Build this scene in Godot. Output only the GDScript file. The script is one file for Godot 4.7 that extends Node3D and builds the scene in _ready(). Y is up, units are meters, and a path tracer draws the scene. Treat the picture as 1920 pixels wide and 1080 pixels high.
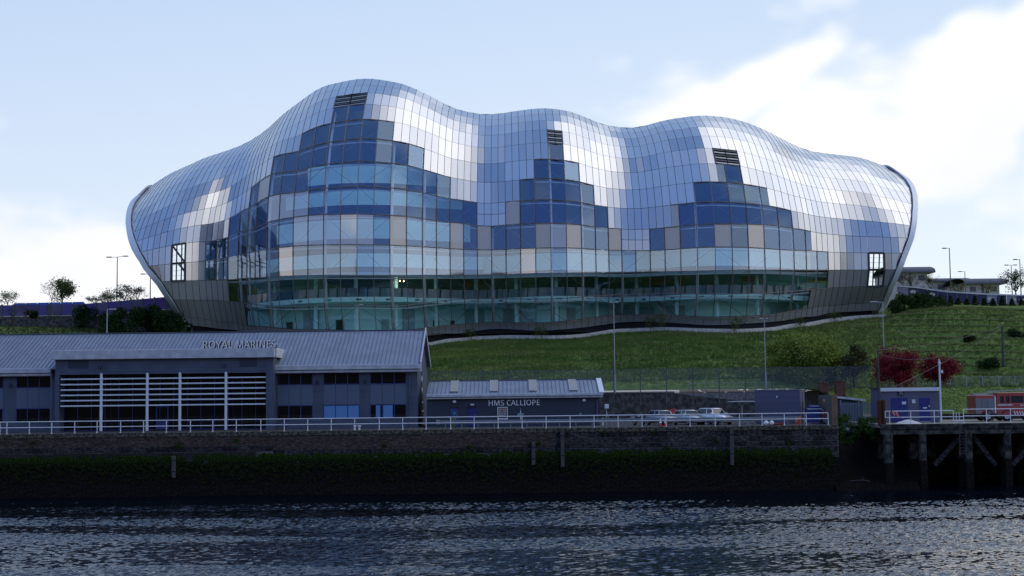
extends Node3D
# A riverside scene: a curved steel and glass concert hall on a grass bank above low quay buildings, a stone quay wall and a river.
# World: x right, y up, the camera looks along -z; the quay deck is y = 0, "depth" d means z = -d.

const F := 2600.0            # focal length in pixels of a 1920 x 1080 picture
const EYE := Vector3(0, 3.5, 0)
const WATER := -5.9
var cam_basis := Basis(Vector3.RIGHT, deg_to_rad(4.245)) * Basis(Vector3.BACK, deg_to_rad(-0.65))
var rng := RandomNumberGenerator.new()
var M := {}
var used := {}


class MB:                    # collects triangles, committed as one mesh
	var v := PackedVector3Array()
	var n := PackedVector3Array()
	var c := PackedColorArray()
	var tint := Color.WHITE
	var tinted := false

	func tri(a: Vector3, b: Vector3, d: Vector3) -> void:
		v.append(a); v.append(b); v.append(d)
		if tinted:
			for i in 3: c.append(tint)

	func quad(a: Vector3, b: Vector3, d: Vector3, e: Vector3) -> void:   # clockwise seen from the front
		tri(a, b, d); tri(a, d, e)

	func obox(t: Transform3D, s: Vector3) -> MB:
		var p: Array[Vector3] = []
		for i in 8:
			p.append(t * Vector3(s.x * (0.5 if i & 1 else -0.5), s.y * (0.5 if i & 2 else -0.5), s.z * (0.5 if i & 4 else -0.5)))
		quad(p[4], p[6], p[7], p[5]); quad(p[1], p[3], p[2], p[0])
		quad(p[0], p[2], p[6], p[4]); quad(p[5], p[7], p[3], p[1])
		quad(p[6], p[2], p[3], p[7]); quad(p[0], p[4], p[5], p[1])
		return self

	func box(lo: Vector3, hi: Vector3) -> MB:
		return obox(Transform3D(Basis(), (lo + hi) / 2), hi - lo)

	func cbox(lo: Vector3, hi: Vector3, e: float) -> MB:                # a box with chamfered edges all round
		var s := (hi - lo) / 2
		var o := (lo + hi) / 2
		e = minf(e, minf(s.x, minf(s.y, s.z)) * 0.9)
		for ax in 3:
			for sg in [-1.0, 1.0]:
				var u := (ax + 1) % 3
				var w := (ax + 2) % 3
				var q: Array[Vector3] = []
				for k in [[-1, -1], [1, -1], [1, 1], [-1, 1]]:
					var p := Vector3()
					p[ax] = s[ax] * sg
					p[u] = (s[u] - e) * k[0]
					p[w] = (s[w] - e) * k[1]
					q.append(p + o)
				if sg > 0: quad(q[3], q[2], q[1], q[0])
				else: quad(q[0], q[1], q[2], q[3])
				for sg2 in [-1.0, 1.0]:                                 # bevel between this face and +-u
					var a := Vector3(); var b := Vector3(); var d := Vector3(); var g := Vector3()
					a[ax] = s[ax] * sg; a[u] = (s[u] - e) * sg2; a[w] = -(s[w] - e)
					b = a; b[w] = s[w] - e
					d[ax] = (s[ax] - e) * sg; d[u] = s[u] * sg2; d[w] = s[w] - e
					g = d; g[w] = -(s[w] - e)
					if sg * sg2 > 0: quad(a + o, b + o, d + o, g + o)
					else: quad(g + o, d + o, b + o, a + o)
		for k in 8:
			var sg := Vector3(1 if k & 1 else -1, 1 if k & 2 else -1, 1 if k & 4 else -1)
			var a := Vector3(s.x * sg.x, (s.y - e) * sg.y, (s.z - e) * sg.z) + o
			var b := Vector3((s.x - e) * sg.x, s.y * sg.y, (s.z - e) * sg.z) + o
			var d := Vector3((s.x - e) * sg.x, (s.y - e) * sg.y, s.z * sg.z) + o
			if sg.x * sg.y * sg.z > 0: tri(a, d, b)
			else: tri(a, b, d)
		return self

	func bar(a: Vector3, b: Vector3, w: float, h: float, up := Vector3.UP) -> MB:   # w across, h along up
		var y := (b - a)
		var l := y.length()
		if l < 1e-5: return self
		y /= l
		var x := y.cross(up)
		if x.length() < 1e-3: x = y.cross(Vector3.RIGHT)
		x = x.normalized()
		return obox(Transform3D(Basis(x, y, x.cross(y)), (a + b) / 2), Vector3(w, l, h))

	func tube(p: PackedVector3Array, r: float, r2 := -1.0, sides := 8) -> MB:
		var last := PackedVector3Array()
		for i in p.size():
			var t := (p[mini(i + 1, p.size() - 1)] - p[maxi(i - 1, 0)]).normalized()
			var x := t.cross(Vector3(0.31, 0.22, 0.93)).normalized()
			var y := t.cross(x)
			var rr := r if r2 < 0 else lerpf(r, r2, float(i) / (p.size() - 1))
			var ring := PackedVector3Array()
			for k in sides:
				var a := TAU * k / sides
				ring.append(p[i] + (x * cos(a) + y * sin(a)) * rr)
			for k in sides:
				var k2 := (k + 1) % sides
				if i > 0: quad(last[k], last[k2], ring[k2], ring[k])
				if i == 0: tri(p[0], ring[k2], ring[k])
				if i == p.size() - 1: tri(p[i], ring[k], ring[k2])
			last = ring
		return self

	func lathe(o: Vector3, prof: Array, sides := 12) -> MB:             # prof: [radius, height] upwards from o
		for i in prof.size() - 1:
			for k in sides:
				var a := TAU * k / sides
				var b := TAU * (k + 1) / sides
				var p := func(q: Array, t: float) -> Vector3: return o + Vector3(cos(t) * q[0], q[1], sin(t) * q[0])
				quad(p.call(prof[i], a), p.call(prof[i + 1], a), p.call(prof[i + 1], b), p.call(prof[i], b))
		return self

	func prism(outline: PackedVector2Array, z0: float, z1: float, t := Transform3D()) -> MB:    # outline in x, y; between z0 < z1
		var idx := Geometry2D.triangulate_polygon(outline)
		var f := func(k: int, z: float) -> Vector3: return t * Vector3(outline[k].x, outline[k].y, z)
		var cw := Geometry2D.is_polygon_clockwise(outline)
		for i in range(0, idx.size(), 3):
			tri(f.call(idx[i], z1), f.call(idx[i + 2], z1), f.call(idx[i + 1], z1))
			tri(f.call(idx[i], z0), f.call(idx[i + 1], z0), f.call(idx[i + 2], z0))
		for k in outline.size():
			var k2 := (k + 1) % outline.size()
			if cw: quad(f.call(k, z0), f.call(k, z1), f.call(k2, z1), f.call(k2, z0))
			else: quad(f.call(k2, z0), f.call(k2, z1), f.call(k, z1), f.call(k, z0))
		return self

	func mesh() -> ArrayMesh:
		var a := []
		a.resize(Mesh.ARRAY_MAX)
		a[Mesh.ARRAY_VERTEX] = v
		if n.size() == v.size() and n.size(): a[Mesh.ARRAY_NORMAL] = n
		if c.size() == v.size() and c.size(): a[Mesh.ARRAY_COLOR] = c
		var m := ArrayMesh.new()
		m.add_surface_from_arrays(Mesh.PRIMITIVE_TRIANGLES, a)
		return m

	func smooth() -> ArrayMesh:
		var st := SurfaceTool.new()
		st.begin(Mesh.PRIMITIVE_TRIANGLES)
		st.set_smooth_group(0)
		for i in v.size():
			if c.size() == v.size(): st.set_color(c[i])
			st.add_vertex(v[i])
		st.index()
		st.generate_normals()
		return st.commit()


# ---------------------------------------------------------------- naming
func numbered(called: String) -> String:
	var k: int = used.get(called, 0)
	used[called] = k + 1
	return called if k == 0 else "%s_%03d" % [called, k]


func tag(o: Node, label: String, category := "", group := "", kind := "") -> Node:
	if label: o.set_meta("label", label)
	if category: o.set_meta("category", category)
	if group: o.set_meta("group", group)
	if kind: o.set_meta("kind", kind)
	return o


func thing(called: String, label: String, category: String, at_ := Vector3.ZERO, group := "", turn := 0.0) -> Node3D:
	var o := Node3D.new()
	o.name = numbered(called)
	add_child(o, true)
	o.position = at_
	o.rotation.y = turn
	tag(o, label, category, group)
	return o


func put(called: String, m: Mesh, mat: Material, parent: Node3D = null) -> MeshInstance3D:
	var o := MeshInstance3D.new()
	o.mesh = m
	o.material_override = mat
	if parent == null:
		o.name = numbered(called)
		add_child(o, true)
	else:
		var k := 0
		var base := called
		if parent.has_meta("_n_" + called): k = parent.get_meta("_n_" + called)
		parent.set_meta("_n_" + called, k + 1)
		o.name = base if k == 0 else "%s_%03d" % [base, k]
		parent.add_child(o, true)
	return o


func part(called: String, mb: MB, mat: Material, parent: Node3D) -> MeshInstance3D:
	return put(called, mb.mesh(), mat, parent)


func structure(called: String, m: Mesh, mat: Material, label := "") -> MeshInstance3D:
	var o := put(called, m, mat)
	o.set_meta("kind", "structure")
	if label: o.set_meta("label", label)
	return o


func copy_of(o: Node3D, called: String, label: String, at_: Vector3, turn := 0.0) -> Node3D:
	var r: Node3D = o.duplicate()
	r.name = numbered(called)
	add_child(r, true)
	r.position = at_
	r.rotation.y = turn
	r.set_meta("label", label)
	return r


# ---------------------------------------------------------------- places and curves
func at(px: float, py: float, d: float) -> Vector3:      # the point at depth d that a 1920 x 1080 picture shows at px, py
	var r := cam_basis * Vector3((px - 960.0) / F, (540.0 - py) / F, -1.0)
	return EYE + r * (d / -r.z)


func curve(k: Array, x: float) -> float:                 # smooth curve through the knots [x, y, x, y, ...]
	var m := k.size() / 2
	if x <= k[0]: return k[1] + (x - k[0]) * (k[3] - k[1]) / (k[2] - k[0])
	if x >= k[2 * m - 2]: return k[2 * m - 1] + (x - k[2 * m - 2]) * (k[2 * m - 1] - k[2 * m - 3]) / (k[2 * m - 2] - k[2 * m - 4])
	var i := 0
	while k[2 * i + 2] < x: i += 1
	var slope := func(j: int) -> float:
		if j <= 0: return (k[3] - k[1]) / (k[2] - k[0])
		if j >= m - 1: return (k[2 * m - 1] - k[2 * m - 3]) / (k[2 * m - 2] - k[2 * m - 4])
		return (k[2 * j + 3] - k[2 * j - 1]) / (k[2 * j + 2] - k[2 * j - 2])
	var h: float = k[2 * i + 2] - k[2 * i]
	var t: float = (x - k[2 * i]) / h
	var s0: float = slope.call(i) * h
	var s1: float = slope.call(i + 1) * h
	var t2 := t * t
	var t3 := t2 * t
	return (2 * t3 - 3 * t2 + 1) * k[2 * i + 1] + (t3 - 2 * t2 + t) * s0 + (3 * t2 - 2 * t3) * k[2 * i + 3] + (t3 - t2) * s1


func lin(k: Array, x: float) -> float:                   # straight pieces through the knots
	var m := k.size() / 2
	if x <= k[0]: return k[1]
	for i in range(1, m):
		if x <= k[2 * i]: return lerpf(k[2 * i - 1], k[2 * i + 1], (x - k[2 * i - 2]) / (k[2 * i] - k[2 * i - 2]))
	return k[2 * m - 1]


# ---------------------------------------------------------------- materials
func noise_tex(seed_: int, freq: float, lo: Color, hi: Color, size := 512, octaves := 4, mid := Color(0, 0, 0, 0)) -> NoiseTexture2D:
	var f := FastNoiseLite.new()
	f.seed = seed_
	f.noise_type = FastNoiseLite.TYPE_SIMPLEX_SMOOTH
	f.frequency = freq
	f.fractal_octaves = octaves
	var g := Gradient.new()
	g.offsets = PackedFloat32Array([0.18, 0.82])
	g.colors = PackedColorArray([lo.linear_to_srgb(), hi.linear_to_srgb()])
	if mid.a > 0: g.add_point(0.5, mid.linear_to_srgb())
	var t := NoiseTexture2D.new()
	t.width = size
	t.height = size
	t.seamless = true
	t.noise = f
	t.color_ramp = g
	return t


func grey_tex(seed_: int, freq: float, octaves := 4, size := 512) -> NoiseTexture2D:
	return noise_tex(seed_, freq, Color(0, 0, 0), Color(1, 1, 1), size, octaves)


func mat(called: String, col: Color, rough := 0.7, metal := 0.0) -> StandardMaterial3D:
	var m := StandardMaterial3D.new()
	m.resource_name = called
	m.albedo_color = col.linear_to_srgb()
	m.roughness = rough
	m.metallic = metal
	m.cull_mode = BaseMaterial3D.CULL_DISABLED
	if rough > 0.65 and metal == 0.0: m.metallic_specular = 0.22
	M[called] = m
	return m


func tmat(called: String, tex: Texture2D, scale: float, rough := 0.8, bump: Texture2D = null, depth := 0.0, metal := 0.0) -> StandardMaterial3D:
	var m := mat(called, Color.WHITE, rough, metal)
	m.albedo_texture = tex
	m.uv1_triplanar = true
	m.uv1_world_triplanar = true
	m.uv1_scale = Vector3.ONE * scale
	if bump:
		m.heightmap_enabled = true
		m.heightmap_texture = bump
		m.heightmap_scale = depth
	return m


func make_materials() -> void:
	var g4 := grey_tex(4, 0.02)
	var g5 := grey_tex(5, 0.05)
	# the hall
	for k in 4:
		mat("steel_%d" % k, [Color(0.50, 0.505, 0.52), Color(0.55, 0.555, 0.565), Color(0.455, 0.465, 0.485), Color(0.59, 0.592, 0.598)][k], [0.24, 0.28, 0.22, 0.33][k], 1.0)
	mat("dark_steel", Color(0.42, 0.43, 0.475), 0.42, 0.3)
	mat("lining", Color(0.03, 0.032, 0.04), 0.9)
	mat("mullion", Color(0.16, 0.14, 0.14), 0.5)
	mat("arch_steel", Color(0.6, 0.64, 0.7), 0.45, 0.2)
	mat("arch_dark", Color(0.05, 0.055, 0.065), 0.6)
	mat("lamp_metal", Color(0.3, 0.32, 0.36), 0.4, 0.5)
	mat("inner_steel", Color(0.42, 0.5, 0.55), 0.5)
	mat("inner_pale", Color(0.52, 0.93, 0.92), 0.8)
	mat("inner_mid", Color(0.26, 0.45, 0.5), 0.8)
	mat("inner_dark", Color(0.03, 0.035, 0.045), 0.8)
	mat("inner_wood", Color(0.22, 0.13, 0.06), 0.6)
	mat("brace", Color(0.1, 0.13, 0.16), 0.5)
	mat("inner_floor", Color(0.5, 0.56, 0.55), 0.5)
	var im := Image.create(4, 4, false, Image.FORMAT_RGBA8)
	im.fill(Color.WHITE)
	var white := ImageTexture.create_from_image(im)
	for a in [["glass", 0.22, Color(0.45, 0.65, 1.0)], ["glass_mid", 0.32, Color(0.62, 0.76, 0.95)], ["glass_low", 0.16, Color(0.5, 0.78, 0.85)], ["glass_frit", 0.78, Color(0.62, 0.58, 0.54)], ["glass_semi", 0.5, Color(0.72, 0.72, 0.74)]]:
		var m := mat(a[0], a[2], 0.03, 1.0)
		var k := m.albedo_color
		k.a = a[1]
		m.albedo_color = k
		m.albedo_texture = white
		m.transparency = BaseMaterial3D.TRANSPARENCY_ALPHA
	M.glass_frit.roughness = 0.35
	M.glass_frit.metallic = 0.35
	# the ground
	tmat("grass", noise_tex(11, 0.03, Color(0.055, 0.11, 0.022), Color(0.17, 0.22, 0.055), 512, 5), 0.06, 0.95, g5, 8.0)
	tmat("scrub", noise_tex(12, 0.03, Color(0.03, 0.028, 0.015), Color(0.09, 0.075, 0.04), 512, 5), 0.08, 0.95, g5, 8.0)
	tmat("concrete", noise_tex(13, 0.02, Color(0.2, 0.2, 0.2), Color(0.36, 0.35, 0.34), 512, 5), 0.11, 0.9, g5, 0.6)
	tmat("asphalt", noise_tex(14, 0.03, Color(0.045, 0.045, 0.05), Color(0.11, 0.105, 0.1), 512, 5), 0.1, 0.9)
	tmat("mud", noise_tex(15, 0.03, Color(0.003, 0.003, 0.003), Color(0.012, 0.011, 0.009), 512, 5), 0.2, 1.0, g5, 6.0)
	tmat("kerb_concrete", noise_tex(16, 0.03, Color(0.4, 0.39, 0.37), Color(0.62, 0.6, 0.57), 256, 5), 0.2, 0.9)
	# leaves and bark
	tmat("bark", noise_tex(81, 0.05, Color(0.03, 0.025, 0.02), Color(0.1, 0.085, 0.07), 256, 4), 0.8, 0.95)
	var lf := mat("leaf", Color.WHITE, 0.7)
	lf.vertex_color_use_as_albedo = true
	lf.backlight_enabled = true
	lf.backlight = Color(0.6, 0.6, 0.6)


# ---------------------------------------------------------------- camera, sky, sun, exposure
func _ready() -> void:
	rng.seed = 7
	var cam := Camera3D.new()
	cam.name = "camera"
	cam.transform = Transform3D(cam_basis, EYE)
	cam.fov = rad_to_deg(2.0 * atan(540.0 / F))
	cam.near = 0.5
	cam.far = 4000.0
	add_child(cam)
	cam.current = true
	var env := Environment.new()
	env.background_mode = Environment.BG_SKY
	var sky := Sky.new()
	var pano := PanoramaSkyMaterial.new()
	pano.panorama = sky_picture()
	sky.sky_material = pano
	env.sky = sky
	env.tonemap_mode = Environment.TONE_MAPPER_LINEAR
	env.tonemap_exposure = 1.12
	env.ambient_light_source = Environment.AMBIENT_SOURCE_SKY
	env.sdfgi_enabled = true
	env.ssao_enabled = true
	env.ssil_enabled = true
	var we := WorldEnvironment.new()
	we.name = "environment"
	we.environment = env
	add_child(we)
	var sun := DirectionalLight3D.new()
	sun.name = "sun"
	sun.light_energy = 0.16
	sun.light_color = Color(1.0, 0.97, 0.92)
	sun.light_angular_distance = 46.0
	sun.shadow_enabled = true
	var az := deg_to_rad(46.0)
	var el := deg_to_rad(47.0)
	sun.basis = Basis.looking_at(-Vector3(sin(az) * cos(el), sin(el), -cos(az) * cos(el)))
	add_child(sun)

	make_materials()
	build_ground()
	build_water()
	build_hall()
	build_quay()
	build_buildings()
	build_lamps()
	build_walls()
	build_vehicles()
	build_small_things()
	build_green()


func sky_picture() -> ImageTexture:      # clear sky, deeper blue high up and away from the sun, with cloud banks
	var w := 2048
	var h := 1024
	var n1 := FastNoiseLite.new()
	n1.seed = 21
	n1.noise_type = FastNoiseLite.TYPE_SIMPLEX_SMOOTH
	n1.frequency = 2.2
	n1.fractal_octaves = 5
	var n2 := FastNoiseLite.new()
	n2.seed = 33
	n2.noise_type = FastNoiseLite.TYPE_SIMPLEX_SMOOTH
	n2.frequency = 9.0
	n2.fractal_octaves = 5
	var data := PackedFloat32Array()
	data.resize(w * h * 3)
	var sun_az := deg_to_rad(30.0)
	for j in h:
		var el := (0.5 - (j + 0.5) / h) * PI
		var deg := rad_to_deg(el)
		for i in w:
			var a := wrapf((i + 0.5) / w * TAU, -PI, PI)         # 0 straight ahead, growing to the right
			var c := Vector3(0.10, 0.11, 0.12)
			if el > 0:
				var up := sin(el)
				var away := lerpf(0.5 - 0.5 * cos(a - sun_az), 0.55, up * up)   # 0 towards the sun, 1 opposite
				var low := clampf(1.1 * pow(1.0 - up, lerpf(2.0, 3.0, away)), 0, 1)
				var top := Vector3(0.24, 0.43, 0.79).lerp(Vector3(0.125, 0.235, 0.62), away)
				var hor := Vector3(0.80, 0.88, 0.93).lerp(Vector3(0.44, 0.56, 0.80), away)
				c = top.lerp(hor, low)
				var p := Vector3(sin(a) * cos(el), up * 2.0, -cos(a) * cos(el))
				var k := n1.get_noise_3dv(p) * 0.7 + n2.get_noise_3dv(p) * 0.3
				var ad := rad_to_deg(a)
				# a bank from the right of the view round to the north-west with broken cloud above it, a low band elsewhere
				var west := smoothstep(5.5, 12.0, ad) * (1.0 - smoothstep(125.0, 160.0, ad))
				var line := lin([5, 8.5, 8, 10.8, 14, 12.8, 20, 16.0, 27, 27.0, 40, 34.0, 75, 24.0, 120, 17.0, 160, 10.0], ad)
				var cov := minf((line - deg) / 4.0, 1.0 - 1.15 * smoothstep(4.5, 9.0, line - deg) * (1.0 - smoothstep(24.0, 40.0, ad))) * west - (1.0 - west) * 0.9
				cov = maxf(cov, (7.4 - deg) / 2.6 * (1.0 - smoothstep(-17.0, -11.0, ad)) - smoothstep(-17.0, -11.0, ad) * (1.0 - west))
				var wisp := exp(-pow((deg - 11.5 - (ad - 9.0) * 0.55) / 1.3, 2.0)) * smoothstep(4.0, 7.0, ad) * (1.0 - smoothstep(13.0, 17.0, ad))
				cov = maxf(cov, wisp * 0.75 - 0.45)
				var broken := smoothstep(40.0, 75.0, ad) * (1.0 - smoothstep(132.0, 158.0, ad)) * (1.0 - smoothstep(64.0, 84.0, deg))
				cov = maxf(cov, -0.9 + broken * 1.12)
				var cloud := smoothstep(-0.03, 0.22, k * 0.95 + clampf(cov, -1, 1) * 0.55)
				var shade := 0.5 + 0.5 * n2.get_noise_3dv(p * 0.6 + Vector3(5, 2, 1))
				var cc := Vector3(1.02, 1.01, 1.02).lerp(Vector3(0.78, 0.80, 0.85), clampf(shade * 1.1 - 0.15, 0, 1)) * lerpf(1.03, 0.8, away) * (1.0 + 0.45 * smoothstep(30.0, 75.0, ad) * (1.0 - smoothstep(120.0, 150.0, ad)))
				c = c.lerp(cc, cloud * 0.92)
			var o := (j * w + i) * 3
			data[o] = c.x; data[o + 1] = c.y; data[o + 2] = c.z
	return ImageTexture.create_from_image(Image.create_from_data(w, h, false, Image.FORMAT_RGBF, data.to_byte_array()))


# ---------------------------------------------------------------- ground and river
var KERB := [300, 640, 420, 652, 600, 652, 800, 643, 850, 635, 900, 631, 950, 629, 1000, 629.5, 1050, 629.5, 1100, 626, 1167, 617, 1250, 614, 1300, 616, 1375, 617.5, 1450, 614, 1500, 606.5, 1563, 597, 1640, 591, 1670, 590]


func kerb_point(s: float) -> Vector3:
	return at(s, curve(KERB, s), plan(s) + 0.4)


var kerb_x := []     # x, depth
var kerb_y := []     # x, height


func crest_y(x: float) -> float:    # height of the top of the grass bank beside the hall
	return lin([-160, 13.0, -55, 12.0, 50, 12.9, 57, 14.0, 62, 14.4, 72, 13.9, 160, 13.5], x)


var terrace := -1.0    # how far up its terrace the last point asked for lies


func ground_height(x: float, d: float) -> float:
	terrace = -1.0
	var ky: float
	var kd: float
	if x > -47 and x < 51:
		ky = lin(kerb_y, x) - 0.45
		kd = lin(kerb_x, x)
	else:
		ky = crest_y(x)
		kd = 196.0
	var edge := smoothstep(48.0, 58.0, x)
	if edge > 0 and edge < 1:
		ky = lerpf(lin(kerb_y, minf(x, 51.0)) - 0.45, crest_y(x), edge)
		kd = lerpf(lin(kerb_x, minf(x, 51.0)), 196.0, edge)
	var foot_d := 157.0
	var foot_y := 3.4
	if x > 31.0:
		var t := smoothstep(31.0, 38.0, x)
		foot_d = lerpf(157.0, 161.0, t)
		if d < foot_d:
			return lerpf(3.4, lerpf(0.55, 3.4, clampf((d - 147.0) / (foot_d - 147.0), 0, 1)), t)
	if d <= foot_d: return foot_y
	if d <= kd:
		var t := (d - foot_d) / (kd - foot_d)
		var y := lerpf(foot_y, ky, lerpf(t, sin(t * PI / 2), 0.35))
		var w := smoothstep(40.0, 54.0, x)
		if w > 0:                        # terraces on the bank to the right
			var step := 0.95
			var wob := sin(x * 0.21) * 0.12 + sin(x * 0.07 + 2.0) * 0.3
			var u := (y + wob) / step
			var fr := u - floorf(u)
			terrace = fr
			y += (smoothstep(0.0, 0.4, fr) - fr) * step * 0.85 * w * smoothstep(0.0, 0.12, t) * (1.0 - smoothstep(0.92, 1.0, t))
		return y
	var side := maxf(smoothstep(52.0, 60.0, x), 1.0 - smoothstep(-56.0, -48.0, x))
	return ky + side * (3.1 if x < 0 else 2.0) * clampf((d - kd) / 16.0, 0, 1)


func build_ground() -> void:
	for i in 58:
		var p := kerb_point(lerpf(330.0, 1660.0, i / 57.0))
		kerb_x.append(p.x); kerb_x.append(-p.z)
		kerb_y.append(p.x); kerb_y.append(p.y)
	# the bank: a fine grid where it shows, coarse far behind
	var ds := PackedFloat32Array()
	var d := 146.0
	while d < 200.0:
		ds.append(d); d += 0.45
	while d < 240.0:
		ds.append(d); d += 3.0
	for far in [260.0, 300.0, 400.0, 700.0, 1500.0, 3000.0]: ds.append(far)
	var xs := PackedFloat32Array()
	for far in [-2500.0, -900.0, -300.0, -180.0, -140.0]: xs.append(far)
	var x := -110.0
	while x < 112.0:
		xs.append(x); x += 1.0
	for far in [140.0, 180.0, 300.0, 900.0, 2500.0]: xs.append(far)
	var n := FastNoiseLite.new()
	n.seed = 5
	n.frequency = 0.25
	var mb := MB.new()
	var grid: Array[PackedVector3Array] = []
	for dd in ds:
		var row := PackedVector3Array()
		for xx in xs:
			var y := ground_height(xx, dd)
			if dd > 158.0 and dd < 215.0: y += n.get_noise_2d(xx, dd) * 0.16
			row.append(Vector3(xx, y, -dd))
		grid.append(row)
	for j in ds.size() - 1:
		for i in xs.size() - 1:
			if ds[j + 1] < 157.2 and xs[i] < 30.5: continue          # the quay deck lies in front here
			mb.quad(grid[j][i], grid[j + 1][i], grid[j + 1][i + 1], grid[j][i + 1])
	structure("grass_bank", mb.smooth(), M.grass, "grass bank rising behind the quay to the concert hall, terraced at its far end")
	# quay deck, and the cut behind it up to the retaining wall
	mb = MB.new()
	mb.box(Vector3(-140, -0.3, -158), Vector3(30.2, 0.0, -130.9))
	structure("quay_deck", mb.mesh(), M.asphalt, "grey asphalt quay deck behind the railing")
	# north bank behind the camera, which the glass mirrors
	mb = MB.new()
	for i in 40:
		for j in 6:
			var f := func(a: int, b: int) -> Vector3:
				var zz: float = [6.0, 10.0, 11.0, 60.0, 140.0, 600.0][b] if b < 6 else 1500.0
				var yy: float = [-9.0, -2.0, 0.6, 2.0, 16.0, 26.0][b] if b < 6 else 26.0
				return Vector3((a - 20) * 30.0, yy, zz)
			mb.quad(f.call(i, j), f.call(i + 1, j), f.call(i + 1, j + 1), f.call(i, j + 1))
	for k in 46:                                              # the town's outline there
		var x0 := rng.randf_range(-420.0, 420.0)
		var z0 := rng.randf_range(62.0, 150.0)
		mb.box(Vector3(x0, 0, z0), Vector3(x0 + rng.randf_range(10, 30), rng.randf_range(22, 52), z0 + 20.0))
	structure("north_bank", mb.mesh(), M.scrub, "")


func build_water() -> void:
	var n := FastNoiseLite.new()
	n.seed = 3
	n.noise_type = FastNoiseLite.TYPE_SIMPLEX_SMOOTH
	n.fractal_octaves = 3
	n.frequency = 1.0
	n.fractal_octaves = 2
	var n2 := FastNoiseLite.new()
	n2.seed = 17
	n2.noise_type = FastNoiseLite.TYPE_SIMPLEX_SMOOTH
	n2.fractal_octaves = 2
	n2.frequency = 1.0
	var big := FastNoiseLite.new()
	big.seed = 9
	big.frequency = 0.035
	big.fractal_octaves = 2
	var mb := MB.new()
	var xs := PackedFloat32Array()
	var zs := PackedFloat32Array()
	var z := -150.0
	while z < -60.0:
		zs.append(z); z += 0.13
	for far in [-57.0, -50.0, -40.0, -25.0, -10.0, 8.0]: zs.append(far)
	for far in [-900.0, -300.0, -120.0, -80.0]: xs.append(far)
	var x := -56.0
	while x < 56.0:
		xs.append(x); x += 0.17
	for far in [80.0, 120.0, 300.0, 900.0]: xs.append(far)
	var v := PackedVector3Array()
	for zz in zs:
		for xx in xs:
			var calm := 0.45 + 0.55 * smoothstep(-0.22, 0.22, big.get_noise_2d(xx * 0.4 + zz * 0.25, zz * 2.6))
			var r1 := 1.0 - absf(n.get_noise_2d(xx * 0.7 + zz * 0.1, zz * 0.75))
			var r2 := 1.0 - absf(n2.get_noise_2d(xx * 1.6 - zz * 0.25 + 40, zz * 1.5))
			var y := (r1 * r1 * 0.12 + r2 * r2 * 0.075) * calm - 0.17
			y += sin(zz * 0.35 + sin(xx * 0.05) * 1.6 + xx * 0.06) * 0.03
			v.append(Vector3(xx, WATER + y, zz))
	var idx := PackedInt32Array()
	var w := xs.size()
	for j in zs.size() - 1:
		for i in w - 1:
			var a := j * w + i
			idx.append_array(PackedInt32Array([a + w, a, a + 1, a + w, a + 1, a + w + 1]))
	var st := SurfaceTool.new()
	var arr := []
	arr.resize(Mesh.ARRAY_MAX)
	arr[Mesh.ARRAY_VERTEX] = v
	arr[Mesh.ARRAY_INDEX] = idx
	var am := ArrayMesh.new()
	am.add_surface_from_arrays(Mesh.PRIMITIVE_TRIANGLES, arr)
	st.create_from(am, 0)
	st.generate_normals()
	var m := mat("river", Color(0.002, 0.004, 0.008), 0.05)
	m.metallic_specular = 0.36
	structure("river", st.commit(), m, "dark rippled river in front of the quay wall")


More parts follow.
